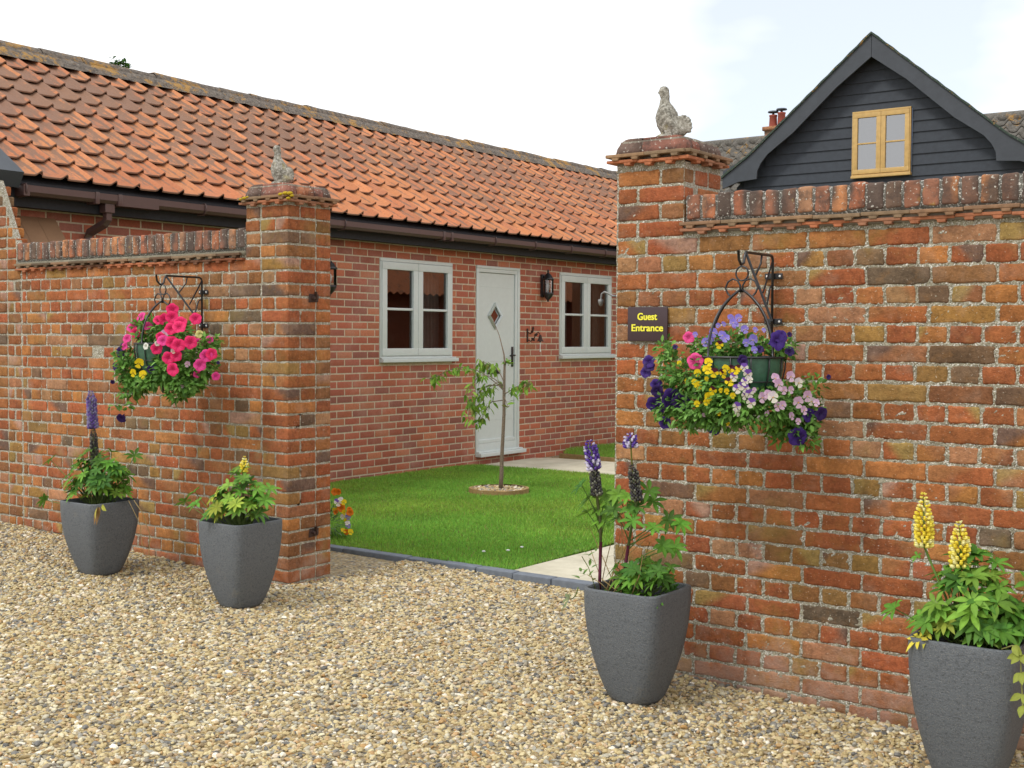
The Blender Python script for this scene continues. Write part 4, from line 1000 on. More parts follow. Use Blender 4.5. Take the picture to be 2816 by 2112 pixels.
# ring of pebbles round the tree
root = empty('tree_ring', (RING[0], RING[1], 0), 'round stone-edged ring of coarse pebbles at the foot of the young tree', 'edging')
m = MB(); n = 26; V = []
for k in range(n):
    a = 2 * math.pi * k / n; 
    for r, z in ((RING[2] - .028, .058), (RING[2], .058), (RING[2] + .002, -.01)): V.append((RING[0] + r * math.cos(a), RING[1] + r * math.sin(a), z + (rng.uniform(-.004, .004) if z > 0 else 0)))
m.add(V, [(k * 3 + j, ((k + 1) % n) * 3 + j, ((k + 1) % n) * 3 + j + 1, k * 3 + j + 1) for k in range(n) for j in range(2)]); m.build('rim', WOOD, root, smooth=False)
m = MB(); V = [(RING[0], RING[1], .045)] + [(RING[0] + (RING[2] - .02) * math.cos(2 * math.pi * k / 20), RING[1] + (RING[2] - .02) * math.sin(2 * math.pi * k / 20), .042) for k in range(20)]
m.add(V, [(0, k + 1, (k + 1) % 20 + 1) for k in range(20)]); pb = m.build('pebbles', GRAVB, root); pb['kind'] = 'stuff'
md = pb.modifiers.new('stones', 'NODES'); md.node_group = pebble_nodes('ring stones', 2100, (.014, .026), 4, GRAV)

# ------------------------------------------------------------------ young tree
def young_tree():
    Y = 4.25; root = empty('young_tree', (RING[0], Y, .04), 'slim young tree with drooping fresh leaves on the lawn before the door', 'tree')
    q = lambda px, py, dy=0: ony(px, py, Y + dy)
    P = [q(1376, 1356), q(1379, 1310), q(1380, 1260), q(1383, 1200), q(1386, 1140), q(1386, 1080), q(1387, 1030), q(1388, 995), q(1386, 975), q(1380, 950), q(1373, 922), q(1364, 900), q(1356, 880), q(1351, 868)]
    P[0][2] = .03
    m = MB(); m.tube(P, [.021, .020, .018, .0165, .0155, .0145, .0125, .010, .007, .005, .004, .0032, .0025, .0012], 8)
    for i in (1, 2, 3, 4, 5): m.ell(P[i] + np.array([.003, 0, 0]), (.021 - .001 * i, .021 - .001 * i, .006))
    m.build('trunk', BARK, root)
    mb = MB(); ml = MB()
    br = [ # pixel polylines of the main shoots with a depth drift
        ([(1386, 1075), (1360, 1050), (1320, 1020), (1270, 1008), (1235, 1018), (1200, 1035), (1180, 1042)], -.25, 40, True),
        ([(1384, 1060), (1350, 1035), (1318, 1030), (1295, 1065), (1290, 1110), (1288, 1150)], -.4, 26, True),
        ([(1386, 1100), (1350, 1105), (1330, 1140), (1318, 1165)], .2, 26, True),
        ([(1385, 1075), (1370, 1050), (1345, 1065), (1320, 1100), (1312, 1130)], .35, 30, True),
        ([(1386, 1085), (1405, 1073), (1425, 1062), (1445, 1052), (1462, 1058)], -.2, 30, True),
        ([(1387, 1010), (1392, 995), (1400, 1000)], .1, 9, False),
        ([(1386, 1050), (1372, 1020), (1352, 1005), (1330, 995), (1315, 1000)], .15, 32, True),
        ([(1386, 1090), (1392, 1105), (1398, 1120)], -.1, 4, False),
        ([(1384, 1060), (1340, 1060), (1310, 1085), (1300, 1130)], .05, 28, True)]
    for pts, dr, nl, dro in br:
        nl = int(nl * 1.45)
        n = len(pts); Q = np.array([q(x_, y_, dr * .6 * i / (n - 1)) for i, (x_, y_) in enumerate(pts)])
        t = np.linspace(0, n - 1, 14); Q = np.stack([np.interp(t, np.arange(n), Q[:, k]) for k in range(3)], 1); mb.tube(Q, np.linspace(.0055, .0018, 14), 5)
        for i in range(nl):
            s = rng.uniform(.28, 1) if i else 1; p = np.array([np.interp(s * 13, np.arange(14), Q[:, k]) for k in range(3)]); p0 = p.copy(); p = p + rng.normal(0, .022, 3) * (1 if dro else .4); mb.tube([p0, p], [.0012, .0009], 4)
            a = rng.uniform(0, 6.28); d = np.array([math.cos(a) * .55, math.sin(a) * .55, rng.uniform(-1.1, -.1)]) if dro else np.array([math.cos(a), math.sin(a), rng.uniform(-.3, .6)])
            c = np.array([(.20, .36, .045), (.14, .28, .04), (.28, .44, .07), (.24, .24, .06)][rng.choice(4, p=[.35, .35, .22, .08])]) * rng.uniform(.85, 1.15)
            ml.leaf(p, d, (rng.normal(), rng.normal(), 1.2), rng.uniform(.050, .088), rng.uniform(.022, .034), rng.uniform(.1, .6), c, 5, .3)
    mb.build('branch', BARK, root); ml.build('crown', LEAF, root)
young_tree()

# ------------------------------------------------------------------ pots
def pot(cx, cy, zb, hgt, hw, label, rot=0):
    root = empty('plant_pot', (cx, cy, zb), label, 'plant pot', 'tall dark grey square planters'); m = MB(); nA = 44
    def ring(w, z, rc):   # rounded square
        out = []
        for i in range(nA):
            a = 2 * math.pi * i / nA + rot; c, s = math.cos(a), math.sin(a); p = 2 + 9 * (1 - rc)
            r = w / (abs(c) ** p + abs(s) ** p) ** (1 / p); out.append((cx + r * c, cy + r * s, z))
        return out
    prof = [(0, .53, 1.0), (.0, .545, .95), (.03, .585, .85), (.1, .645, .72), (.22, .735, .58), (.36, .825, .46), (.5, .90, .36), (.65, .955, .30), (.8, .99, .26), (.92, 1.0, .24), (.985, 1.0, .23), (1.0, .992, .23), (1.002, .94, .23), (.985, .925, .23), (.90, .90, .25), (.86, .89, .26)]
    V = []
    for t, wf, rc in prof: V += ring(hw * wf, zb + hgt * t, rc)
    n = len(prof); F = [(i * nA + k, i * nA + (k + 1) % nA, (i + 1) * nA + (k + 1) % nA, (i + 1) * nA + k) for i in range(n - 1) for k in range(nA)]
    m.add(V, F); m.build('planter', POT, root)
    s = MB(); V = [(cx, cy, zb + hgt * .875)] + ring(hw * .893, zb + hgt * .865, .26); s.add(V, [(0, k + 1, (k + 1) % nA + 1) for k in range(nA)]); s.build('soil', SOIL, root)
POTS = [(-1.075, -.53, .030, .448, .178), (.142, -.495, -.012, .475, .176), (2.650, -.462, -.098, .495, .184), (4.075, -.47, -.155, .548, .190)]
LB = ['dark grey planter farthest left by the garden wall, holding the tall purple lupin', 'dark grey planter against the left brick pier, holding a small yellow-green lupin', 'dark grey planter with leggy purple lupins at the right side of the opening', 'dark grey planter cut by the right edge of the photo, holding yellow lupins']
for p, l in zip(POTS, LB): pot(*p, l)

# ------------------------------------------------------------------ lupins
def palm(ml, ms, base, c, nrm, R, n, col, yel=0):
    nrm = np.array(nrm, float); nrm /= np.linalg.norm(nrm); a = np.cross(nrm, [0, 0, 1.0]) if abs(nrm[2]) < .95 else np.array([1., 0, 0]); a /= np.linalg.norm(a); b = np.cross(nrm, a)
    ph = rng.uniform(0, 6.28); hv = rng.uniform(.68, 1.2) * np.array([rng.uniform(.9, 1.25), 1, 1])
    for i in range(n):
        t = ph + 2 * math.pi * i / n + rng.uniform(-.08, .08); d = (math.cos(t) * a + math.sin(t) * b) * .92 + nrm * rng.uniform(.18, .42)
        k = np.array(col) * hv * rng.uniform(.8, 1.2)
        ml.leaf(c, d, nrm - d * .3, R * rng.uniform(.72, 1.10), R * .28, rng.uniform(.1, .75), k, 5, .32, .55)
    if base is not None:
        b0 = np.array(base); mid = (b0 * .5 + c * .5) + np.array([0, 0, -.02]) + rng.normal(0, .012, 3)
        t = np.linspace(0, 1, 7)[:, None]; P = (1 - t) ** 2 * b0 + 2 * t * (1 - t) * mid + t * t * c; ms.tube(P, np.linspace(.0032, .0022, 7), 5, (.16, .22, .06))
def spike(root, base, top, r0, nwh, style, name='flower_spike'):
    m = MB(); base = np.array(base); top = np.array(top); ax = top - base; Ln = np.linalg.norm(ax); ax /= Ln
    a = np.cross(ax, [0, 1, .1]); a /= np.linalg.norm(a); b = np.cross(ax, a)
    m.tube([base - ax * .01, base + ax * Ln * .5, top - ax * .01], [.0045, .004, .002], 6, (.22, .30, .08))
    for i in range(nwh):
        t = i / (nwh - 1); r = r0 * ((1.0 if t < .55 else 1 - (t - .55) / .45 * .72) if style == 'yellow' else (1.0 if t < .78 else 1 - (t - .78) / .22 * .55)); nf = 8 if t < .8 else 6
        for k in range(nf):
            an = 2 * math.pi * (k + .5 * (i % 2)) / nf + rng.uniform(-.12, .12); out = math.cos(an) * a + math.sin(an) * b
            c = base + ax * (Ln * t + rng.uniform(-.002, .002)) + out * r * rng.uniform(.85, 1.05)
            sz = .0086 * (r / .026) ** .5 * (1.1 - .35 * t)
            if style == 'yellow': col = np.array([(.90, .78, .10), (.93, .84, .22), (.88, .72, .06), (.90, .86, .42)][rng.integers(0, 4)]); col = col * (1 if t < .85 else .9)
            elif style == 'purple': col = (np.array([.13, .065, .36]) if rng.random() < .66 else np.array([.62, .58, .72])) * rng.uniform(.8, 1.2)
            elif style == 'pods': col = np.array([(.07, .065, .07), (.14, .14, .10), (.30, .30, .24)][rng.choice(3, p=[.5, .35, .15])])
            elif style == 'mauve': col = np.array([.20, .13, .42]) * rng.uniform(.6, 1.3) if rng.random() < .5 else np.array([.30, .27, .45])
            z = ax * .35 + out; z /= np.linalg.norm(z); x = np.cross(z, ax); x /= np.linalg.norm(x); y = np.cross(z, x)
            m.ell(c, (sz * .72, sz * .95, sz * 1.45), col, np.stack([x, y, z], 1), 6, 4)
            if style in ('yellow', 'purple') and rng.random() < .6: m.ell(c + ax * sz * .9 + out * sz * .4, (sz * .8, sz * .4, sz * .9), col * 1.12, np.stack([x, y, z], 1), 6, 4)
    return m.build(name, PETAL, root)
def lupin(pt, label, heads, outs, R, yel, greens, grp='lupins in the grey planters'):
    cx, cy, zb, h, hw = pt; z0 = zb + h * .86
    root = empty('lupin_plant', (cx, cy, z0), label, 'lupin', grp); ml = MB(); ms = MB()
    for (x, y, z, nrm) in outs:
        palm(ml, ms, (cx + rng.uniform(-.04, .04), cy + rng.uniform(-.04, .04), z0), np.array((x, y, z)), nrm, R * rng.uniform(.9, 1.15), int(rng.integers(7, 10)), greens[0])
    for i in range(heads[0]):
        a = rng.uniform(0, 6.28); rr = heads[1] * math.sqrt(rng.random()); hz = max(rng.uniform(*heads[2]) * (1 - .5 * (rr / heads[1]) ** 2), h * .14 + .055 * (rr / heads[1])); c = np.array((cx + rr * math.cos(a), cy + rr * math.sin(a) * .8, z0 + hz))
        c[1] = min(c[1], -.06)
        nrm = (math.cos(a) * rr * 4, math.sin(a) * rr * 4 - .25, 1 - .3 * rng.random())
        g = np.array(greens[rng.integers(0, len(greens))])
        if rng.random() < yel and hz < heads[2][1] * .45: g = np.array((.27, .36, .05))
        palm(ml, ms, (cx + rng.normal(0, .02), cy + rng.normal(0, .02), z0), c, nrm, R * rng.uniform(.75, 1.1), int(rng.integers(7, 10)), g)
    return root, ml, ms, z0
G1 = [(.10, .25, .030), (.13, .31, .035), (.07, .19, .028), (.18, .36, .045)]
# 1: tall mauve spike
r, ml, ms, z0 = lupin(POTS[0], 'bushy green lupin with one tall fading purple spike in the farthest left planter', (84, .19, (.10, .44)), [(-1.47, -.60, .70, (-.5, -.4, .8)), (-.78, -.5, .76, (.6, -.3, .8)), (-1.50, -.62, .45, (-.8, -.3, .4)), (-1.28, -.6, .62, (-.4, -.5, .8))], .078, .10, G1)
b = np.array((-1.09, -.55, .68)); t = np.array((-1.13, -.55, 1.135)); ms.tube([(-1.08, -.53, z0), b], .006, 6, (.15, .20, .07)); midp = b + (t - b) * .52
spike(r, b, midp, .0185, 27, 'pods', 'seed_spike'); spike(r, midp, t, .0245, 24, 'mauve')
for k, (dx_, dy_, dz_) in enumerate(((.5, -.5, -.3), (-.2, -.3, -1), (.1, -.4, -.9), (.8, -.2, .2))): ml.leaf((-.84 + k * .012, -.715, .475), (dx_, dy_, dz_), (.3 * k - .4, -1, .3), .085, .034, .6, ((.40, .36, .06), (.24, .14, .06), (.20, .12, .05), (.38, .40, .06))[k], 5)
ms.tube([(-.76, -.52, .50), (-.70, -.50, .42), (-.68, -.47, .30), (-.70, -.46, .18), (-.69, -.46, .12)], .0025, 5, (.38, .28, .12)); ms.tube([(-.77, -.55, .50), (-.73, -.50, .36), (-.75, -.47, .22)], .002, 5, (.38, .28, .12))
ml.build('leaves', LEAF, r); ms.build('stems', LEAF, r)
# 2: small, yellow-green
r, ml, ms, z0 = lupin(POTS[1], 'compact lupin with yellowing lower leaves and one short pale yellow bud, by the left pier', (60, .15, (.12, .36)), [(-.16, -.56, .60, (-.5, -.3, .8)), (-.22, -.58, .54, (-.7, -.2, .7)), (.40, -.52, .655, (.4, -.2, .9)), (.41, -.56, .60, (.6, -.4, .7)), (.10, -.66, .515, (0, -.7, .7)), (.29, -.64, .55, (.3, -.7, .7)), (-.05, -.64, .55, (-.3, -.6, .7))], .074, .40, G1 + [(.17, .33, .05)])
ms.tube([(.15, -.5, z0), (.175, -.5, .72)], .005, 6, (.15, .25, .06)); spike(r, (.175, -.5, .735), (.18, -.5, .815), .017, 7, 'yellow')
for c_ in ((.13, -.655, .545), (.27, -.64, .575), (.08, -.62, .60)): palm(ml, ms, (.15, -.5, z0), np.array(c_), (rng.normal() * .3, -.7, .8), .072, 9, (.30, .38, .045))
ml.build('leaves', LEAF, r); ms.build('stems', LEAF, r)
# 3: leggy, two purple spikes with seed pods
r, ml, ms, z0 = lupin(POTS[2], 'leggy lupins with red-purple stems and two purple and white spikes beside the opening', (9, .13, (.02, .12)), [], .075, .15, G1[:3])
for (px, py, yy, nx) in ((1600, 1335, -.55, -.6), (1620, 1372, -.5, -.5), (1616, 1410, -.52, -.6), (1650, 1400, -.5, -.2), (1665, 1365, -.45, 0), (1700, 1360, -.45, .1), (1725, 1368, -.5, .2), (1690, 1400, -.5, 0), (1735, 1400, -.5, .2), (1752, 1395, -.5, .3), (1785, 1352, -.45, .4), (1795, 1380, -.42, .4), (1797, 1452, -.5, .3), (1740, 1432, -.55, 0), (1838, 1430, -.4, .7), (1872, 1440, -.38, .8), (1822, 1502, -.5, .6), (1855, 1505, -.42, .6), (1765, 1580, -.5, .2), (1738, 1565, -.52, 0), (1790, 1560, -.45, .3), (1700, 1425, -.5, -.1), (1665, 1430, -.48, -.2)):
    c = ony(px, py, yy); sx = 2.50 if px < 1680 else 2.60 if px < 1740 else 2.66
    palm(ml, None, None, c, (nx * 1.1 + rng.normal() * .15, -.55 + rng.normal() * .2, .75), .072 * rng.uniform(.85, 1.1), int(rng.integers(7, 10)), G1[rng.integers(0, 3)])
    hub = ony(1650 if px < 1680 else 1728, min(max(py + 60, 1440), 1560), -.5); ms.tube([hub, (hub + c) / 2 + np.array([0, 0, .01]), c], [.003, .0026, .002], 5, (.13, .22, .06))
s1b, s1t = ony(1641, 1360, -.5), ony(1621, 1213, -.5); mid = ony(1634, 1288, -.5)
RED = (.20, .045, .09)
ms.tube([ony(1648, 1626, -.5), ony(1650, 1560, -.5), ony(1652, 1490, -.5)], .0075, 7, RED); ms.tube([ony(1652, 1490, -.5), ony(1650, 1430, -.5), s1b], .0065, 7, (.15, .16, .07))
spike(r, s1b, mid, .0185, 19, 'pods', 'seed_spike'); spike(r, mid, s1t, .0255, 10, 'purple')
s2b, s2t = ony(1752, 1375, -.5), ony(1738, 1280, -.5)
ms.tube([ony(1702, 1640, -.5), ony(1718, 1570, -.5), ony(1728, 1500, -.5)], .0075, 7, RED); ms.tube([ony(1728, 1500, -.5), ony(1740, 1430, -.5), s2b], .0065, 7, (.15, .20, .07))
spike(r, s2b, s2t, .0185, 19, 'pods', 'seed_spike'); spike(r, ony(1735, 1228, -.5), ony(1732, 1194, -.5), .024, 5, 'purple'); ms.tube([s2t, ony(1735, 1225, -.5)], .0035, 6, (.28, .32, .08))
for k in range(16):   # dry stalks
    a = ony(rng.uniform(1640, 1760), 1640, rng.uniform(-.58, -.4)); bb = ony(rng.uniform(1610, 1790), rng.uniform(1440, 1600), rng.uniform(-.6, -.36)); ms.tube([a, (a + bb) / 2 + rng.normal(0, .02, 3), bb], [.0025, .002, .0015], 5, (.42, .30, .13))
for k in range(26):
    c = np.array((POTS[2][0] + rng.uniform(-.06, .16), POTS[2][1] + rng.uniform(-.12, .10), z0 + rng.uniform(.03, .17))); palm(ml, ms, (2.66, -.46, z0), c, (rng.normal() * .5, -.5, .8), .060, 7, G1[rng.integers(0, 3)])
for k in range(70):   # low weeds inside the rim
    c = np.array((POTS[2][0] + rng.uniform(-.14, .15), POTS[2][1] + rng.uniform(-.13, .13), z0 + rng.uniform(0, .05))); a = rng.uniform(0, 6.28)
    ml.leaf(c, (math.cos(a), math.sin(a), rng.uniform(.2, 1.2)), (0, 0, 1), rng.uniform(.03, .06), rng.uniform(.012, .028), .3, G1[rng.integers(0, 4)], 4)
for k in range(18):
    px = rng.uniform(1590, 1640); c = ony(px, rng.uniform(1515, 1600), -.5); ml.leaf(c, (rng.normal(), rng.normal(), .6), (0, 0, 1), .045, .014, .3, (.13, .25, .05), 4)
ms.tube([ony(1640, 1625, -.55), ony(1618, 1560, -.55), ony(1600, 1530, -.55)], .002, 5, (.2, .25, .08))
palm(ml, ms, ony(1590, 1615, -.62), ony(1566, 1648, -.60), (-.5, -.6, .4), .06, 7, (.16, .24, .12))
ml.build('leaves', LEAF, r); ms.build('stems', LEAF, r)
# 4: yellow spikes
r, ml, ms, z0 = lupin(POTS[3], 'leafy lupin with two bright yellow flower spikes near the right edge', (96, .19, (.11, .385)), [(3.815, -.56, .47, (-.6, -.4, .6)), (4.27, -.45, .60, (.5, -.4, .8)), (3.95, -.62, .45, (-.3, -.6, .7))], .082, .03, G1)
s = lambda px, py, yy=-.5: ony(px, py, yy)
ms.tube([(4.05, -.48, z0), s(2600, 1640), s(2565, 1560), s(2541, 1500)], .0045, 6, (.18, .30, .07)); spike(r, s(2541, 1500), s(2540, 1358), .027, 14, 'yellow')
ms.tube([(4.08, -.48, z0), s(2640, 1620)], .0045, 6, (.18, .30, .07)); spike(r, s(2641, 1556), s(2638, 1436), .029, 12, 'yellow')
palm(ml, None, None, s(2524, 1530), (-.4, -.6, .5), .04, 5, G1[1])
for c_ in ((3.93, -.64, .39), (3.96, -.63, .41)): palm(ml, ms, (4.02, -.5, z0), np.array(c_), (-.3, -.7, .6), .055, 6, (.42, .42, .05))
for k in range(30):
    c = np.array((POTS[3][0] + rng.uniform(-.1, .17), POTS[3][1] + rng.uniform(-.16, .1), z0 + rng.uniform(0, .09))); a = rng.uniform(0, 6.28); ml.leaf(c, (math.cos(a), math.sin(a), .6), (0, 0, 1), .04, .02, .3, (.20, .30, .06), 4)
tr = [s(2755, 1785, -.66), s(2785, 1775, -.68), s(2806, 1800, -.69), s(2808, 1850, -.69), s(2811, 1910, -.69), s(2812, 1940, -.69)]; ms.tube(tr, .0025, 5, (.30, .30, .10))
for p_ in tr[1:]:
    for k in range(3): ml.leaf(p_, (rng.normal(), -.5, -.4), (0, -1, .3), .045, .024, .3, (.26, .30, .05), 4)
ml.build('leaves', LEAF, r); ms.build('stems', LEAF, r)

# ------------------------------------------------------------------ hanging baskets
def bracket(x, ztop, zbot, out, label):
    root = empty('wall_bracket', (x, 0, zbot), label, 'bracket', 'wrought iron basket brackets'); m = MB(); y0 = -.018; T = .0062
    m.tube([(x, y0, zbot), (x, y0, ztop - .02), (x, y0 - .008, ztop - .005), (x, y0 - .02, ztop), (x, -out, ztop)], T, 8)
    m.tube([(x, -out, ztop), (x, -out - .012, ztop - .014), (x, -out - .02, ztop - .045), (x, -out - .045, ztop - .055), (x, -out - .068, ztop - .035), (x, -out - .075, ztop + .004)], T, 8)     # hook
    m.tube([(x, -out + .0, ztop - .004), (x, y0 - .004, zbot + .06)], T * .95, 8)
    f = lambda a, b: (x, y0 - (out - .02) * a, zbot + .06 + (ztop - zbot - .06) * b)
    m.tube([f(0, .93), f(.36, .42)], T * .72, 6); m.tube([f(.42, 1), f(.46, .86), f(.66, .66)], T * .72, 6); m.tube([f(0, .55), f(.10, .5), f(.20, .24)], T * .72, 6)
    m.build('scroll_frame', IRON, root)
    for z in (ztop - .09, zbot + .085 - .03):
        p = MB(); p.rbox(x - .042, x + .042, -.009, -.003, z - .013, z + .013, .002); p.build('mounting_plate', IRON, root)
        for s in (-1, 1): q = MB(); q.ell((x + s * .030, -.0105, z), (.0055, .003, .0055)); q.build('screw', WHITE, root)
XB, ZB = 3.062, 1.852; bracket(XB, 1.845, 1.50, .29, 'black iron bracket on the right-hand wall above the mixed basket')
XA, ZA = -.742, 1.842; bracket(XA, 1.838, 1.485, .29, 'black iron bracket on the left-hand wall above the pink petunias')

def basket(cx, cy, zhook, zrim, rr, label, a0=20):
    root = empty('hanging_basket', (cx, cy, zrim), label, 'hanging basket', 'wrought iron hanging baskets'); m = MB(); t = .0050
    # hanger: ring, two scrolls, four curved stays
    zr = zhook - .055; a = np.linspace(0, 2 * math.pi, 22)
    m.tube([(cx + .028 * math.cos(q), cy + .004, zr - .0 + .030 * math.sin(q)) for q in a], .0038, 6)
    zj = zr - .068
    for s in (-1, 1):
        m.tube([(cx + s * .004, cy, zj - .012), (cx + s * .006, cy, zj + .018), (cx + s * .018, cy, zj + .038), (cx + s * .040, cy, zj + .046), (cx + s * .062, cy, zj + .034), (cx + s * .074, cy, zj + .008), (cx + s * .064, cy, zj - .014), (cx + s * .052, cy, zj - .026)], .0042, 6)
    m.build('hook_ring', IRON, root)
    m = MB()
    for k in range(4):
        an = math.radians(a0 + 90 * k); c_, s_ = math.cos(an), math.sin(an); P = []
        for u in np.linspace(0, 1, 14):
            r = rr * (.03 + .97 * (math.sin(u * math.pi / 2) ** 1.08)); z = zj - (zj - zrim) * (.35 * u + .65 * u ** 1.9); P.append((cx + c_ * r, cy + s_ * r, z))
        m.tube(P, t, 6)
    m.build('hanger', IRON, root)
    m = MB()
    for z, r in ((zrim, rr), (zrim - .10, rr * .93), (zrim - .19, rr * .68)): m.tube([(cx + r * math.cos(q), cy + r * math.sin(q), z) for q in np.linspace(0, 2 * math.pi, 33)], t if z == zrim else .003, 6)
    for k in range(14):
        an = 2 * math.pi * k / 14; m.tube([(cx + rr * f * math.cos(an), cy + rr * f * math.sin(an), zrim - d) for f, d in ((1, 0), (.99, .05), (.93, .10), (.82, .15), (.68, .19), (.4, .235), (.05, .255))], .0035, 5)
    m.lathe([(.001, zrim - .25), (.012, zrim - .255), (.006, zrim - .268), (.010, zrim - .285), (.004, zrim - .298), (.001, zrim - .30)], cx, cy, 8); m.build('wire_frame', IRON, root)
    m = MB(); m.lathe([(rr * .97, zrim + .0), (rr * .955, zrim - .05), (rr * .90, zrim - .10), (rr * .78, zrim - .15), (rr * .64, zrim - .19), (rr * .36, zrim - .235), (.001, zrim - .25)], cx, cy, 28)
    m.build('liner', m_plain('green basket liner', (.04, .115, .07), .45, .5, 0, .3, 30, .6, 40), root)
    s = MB(); V = [(cx, cy, zrim - .012)] + [(cx + rr * .95 * math.cos(2 * math.pi * k / 24), cy + rr * .95 * math.sin(2 * math.pi * k / 24), zrim - .02) for k in range(24)]; s.add(V, [(0, k + 1, (k + 1) % 24 + 1) for k in range(24)]); s.build('compost', SOIL, root)

def petal_mesh(kind, c1, c2, c3=None):
    """flower facing +z, unit radius"""
    m = MB()
    if kind == 'petunia':
        nA = 30; R = [0, .10, .2, .55, .85, 1.0]; V = []; C = []
        for j, r in enumerate(R):
            for k in range(nA):
                a = 2 * math.pi * k / nA; lobe = 1 - .13 * abs(math.cos(2.5 * a)) ** 6 * (r > .5); wav = .10 * math.cos(5 * a) * (r ** 2)
                z = (-.55 if j == 0 else -.32 if j == 1 else -.12 if j == 2 else .06 if j == 3 else .12 if j == 4 else .07); V.append((r * lobe * math.cos(a), r * lobe * math.sin(a), z + wav * .6))
                vein = .85 + .15 * math.cos(10 * a); C.append(np.array(c2) if j < 2 else np.array(c1) * (vein if j < 4 else 1) * (.8 if j == 2 else 1))
        m.add(V, [(j * nA + k, j * nA + (k + 1) % nA, (j + 1) * nA + (k + 1) % nA, (j + 1) * nA + k) for j in range(5) for k in range(nA)], np.array(C))
        m.tube([(0, 0, -.2), (0, 0, -.9), (0, 0, -1.4)], [.28, .14, .10], 8, np.array(c1) * .8)
    else:   # viola / pansy: two upper petals, two side, one broad lower
        def pet(an, ln, wd, col, z, inner):
            d = np.array([math.cos(an), math.sin(an)]); s = np.array([-d[1], d[0]]); V = [(0, 0, z)]; C = [inner]
            for rr_, ww in ((.4, .55), (.75, 1.0), (.95, .8), (1.05, .35)):
                for q in (-1, 0, 1):
                    p = d * ln * rr_ * (1 + (.04 if q == 0 else 0)) + s * q * wd * ww * .5; V.append((p[0], p[1], z + .10 * rr_ * (1 if q else .6))); C.append(np.array(col) * (.9 if q == 0 else 1))
            F4 = [(1 + 3 * i + j, 4 + 3 * i + j, 5 + 3 * i + j, 2 + 3 * i + j) for i in range(3) for j in range(2)]
            b = m.n; m.add(V, F4, np.array(C)); m.f.append(np.array([(b, b + 1, b + 2), (b, b + 2, b + 3)]))
        dk = np.array(c3) if c3 is not None else np.array(c1) * .3
        pet(math.radians(118), 1.0, 1.0, c2, -.08, c2); pet(math.radians(62), 1.0, 1.0, c2, -.04, c2)
        pet(math.radians(178), .92, .85, c1, .03, dk); pet(math.radians(2), .92, .85, c1, .06, dk); pet(math.radians(270), 1.0, 1.25, c1, .10, dk)
        m.ell((0, -.06, .16), (.13, .11, .07), (.85, .55, .02), seg=6, rings=4); m.tube([(0, 0, -.05), (0, -.3, -.6), (0, -.5, -1.1)], .06, 5, (.12, .22, .04))
    return m
FL = {}
def flower_proto(key, *a):
    m = petal_mesh(*a); v = np.concatenate(m.v); m.v = [v * 1.0]; m.c = [np.concatenate(m.c)]; FL[key] = m
flower_proto('pink', 'petunia', (.86, .03, .17), (.20, .0, .06)); flower_proto('magenta', 'petunia', (.80, .06, .30), (.25, .0, .10)); flower_proto('hotpink', 'petunia', (.90, .09, .33), (.35, .01, .15))
flower_proto('violet', 'petunia', (.035, .014, .11), (.010, .004, .02)); flower_proto('indigo', 'petunia', (.055, .022, .20), (.015, .005, .04)); flower_proto('lemonp', 'petunia', (.80, .78, .28), (.35, .40, .04)); flower_proto('whitep', 'petunia', (.82, .82, .74), (.5, .55, .2))
flower_proto('yellow', 'viola', (.88, .66, .01), (.88, .64, .01), (.10, .02, .01)); flower_proto('yellowdark', 'viola', (.88, .66, .01), (.085, .012, .03), (.10, .02, .02))
flower_proto('lilac', 'viola', (.34, .27, .72), (.28, .22, .70), (.5, .45, .8)); flower_proto('whiteviolet', 'viola', (.78, .74, .62), (.22, .10, .50), (.35, .2, .6))
flower_proto('palepink', 'viola', (.74, .52, .68), (.66, .42, .62), (.5, .3, .45)); flower_proto('cream', 'viola', (.82, .78, .68), (.74, .66, .70), (.6, .4, .5)); flower_proto('orange', 'petunia', (.85, .22, .012), (.45, .08, .01))
FMESH = {}
def flower(root, key, p, nrm, R, roll=None):
    if key not in FMESH:
        o = FL[key].build(FNAME.get(key, 'pansy_flower'), PETAL); FMESH[key] = o.data; bpy.data.objects.remove(o)
    o = bpy.data.objects.new(FNAME.get(key, 'pansy_flower'), FMESH[key]); COL.objects.link(o); o.parent = root
    n = Vector(nrm).normalized(); up = Vector((0, 0, 1)); x = up.cross(n)
    if x.length < .1: x = Vector((1, 0, 0))
    x.normalize(); y = n.cross(x); Mx = Matrix((x, y, n)).transposed(); Mx = Mx @ Matrix.Rotation(rng.uniform(-.4, .4) if roll is None else roll, 3, 'Z')
    o.matrix_local = Matrix.LocRotScale(Vector(np.array(p) - parent_world(root)), Mx.to_quaternion(), Vector((R, R, R)))
FNAME = {k: 'petunia_flower' for k in ('pink', 'magenta', 'hotpink', 'violet', 'indigo', 'lemonp', 'whitep')}; FNAME['orange'] = 'poppy_like_flower'

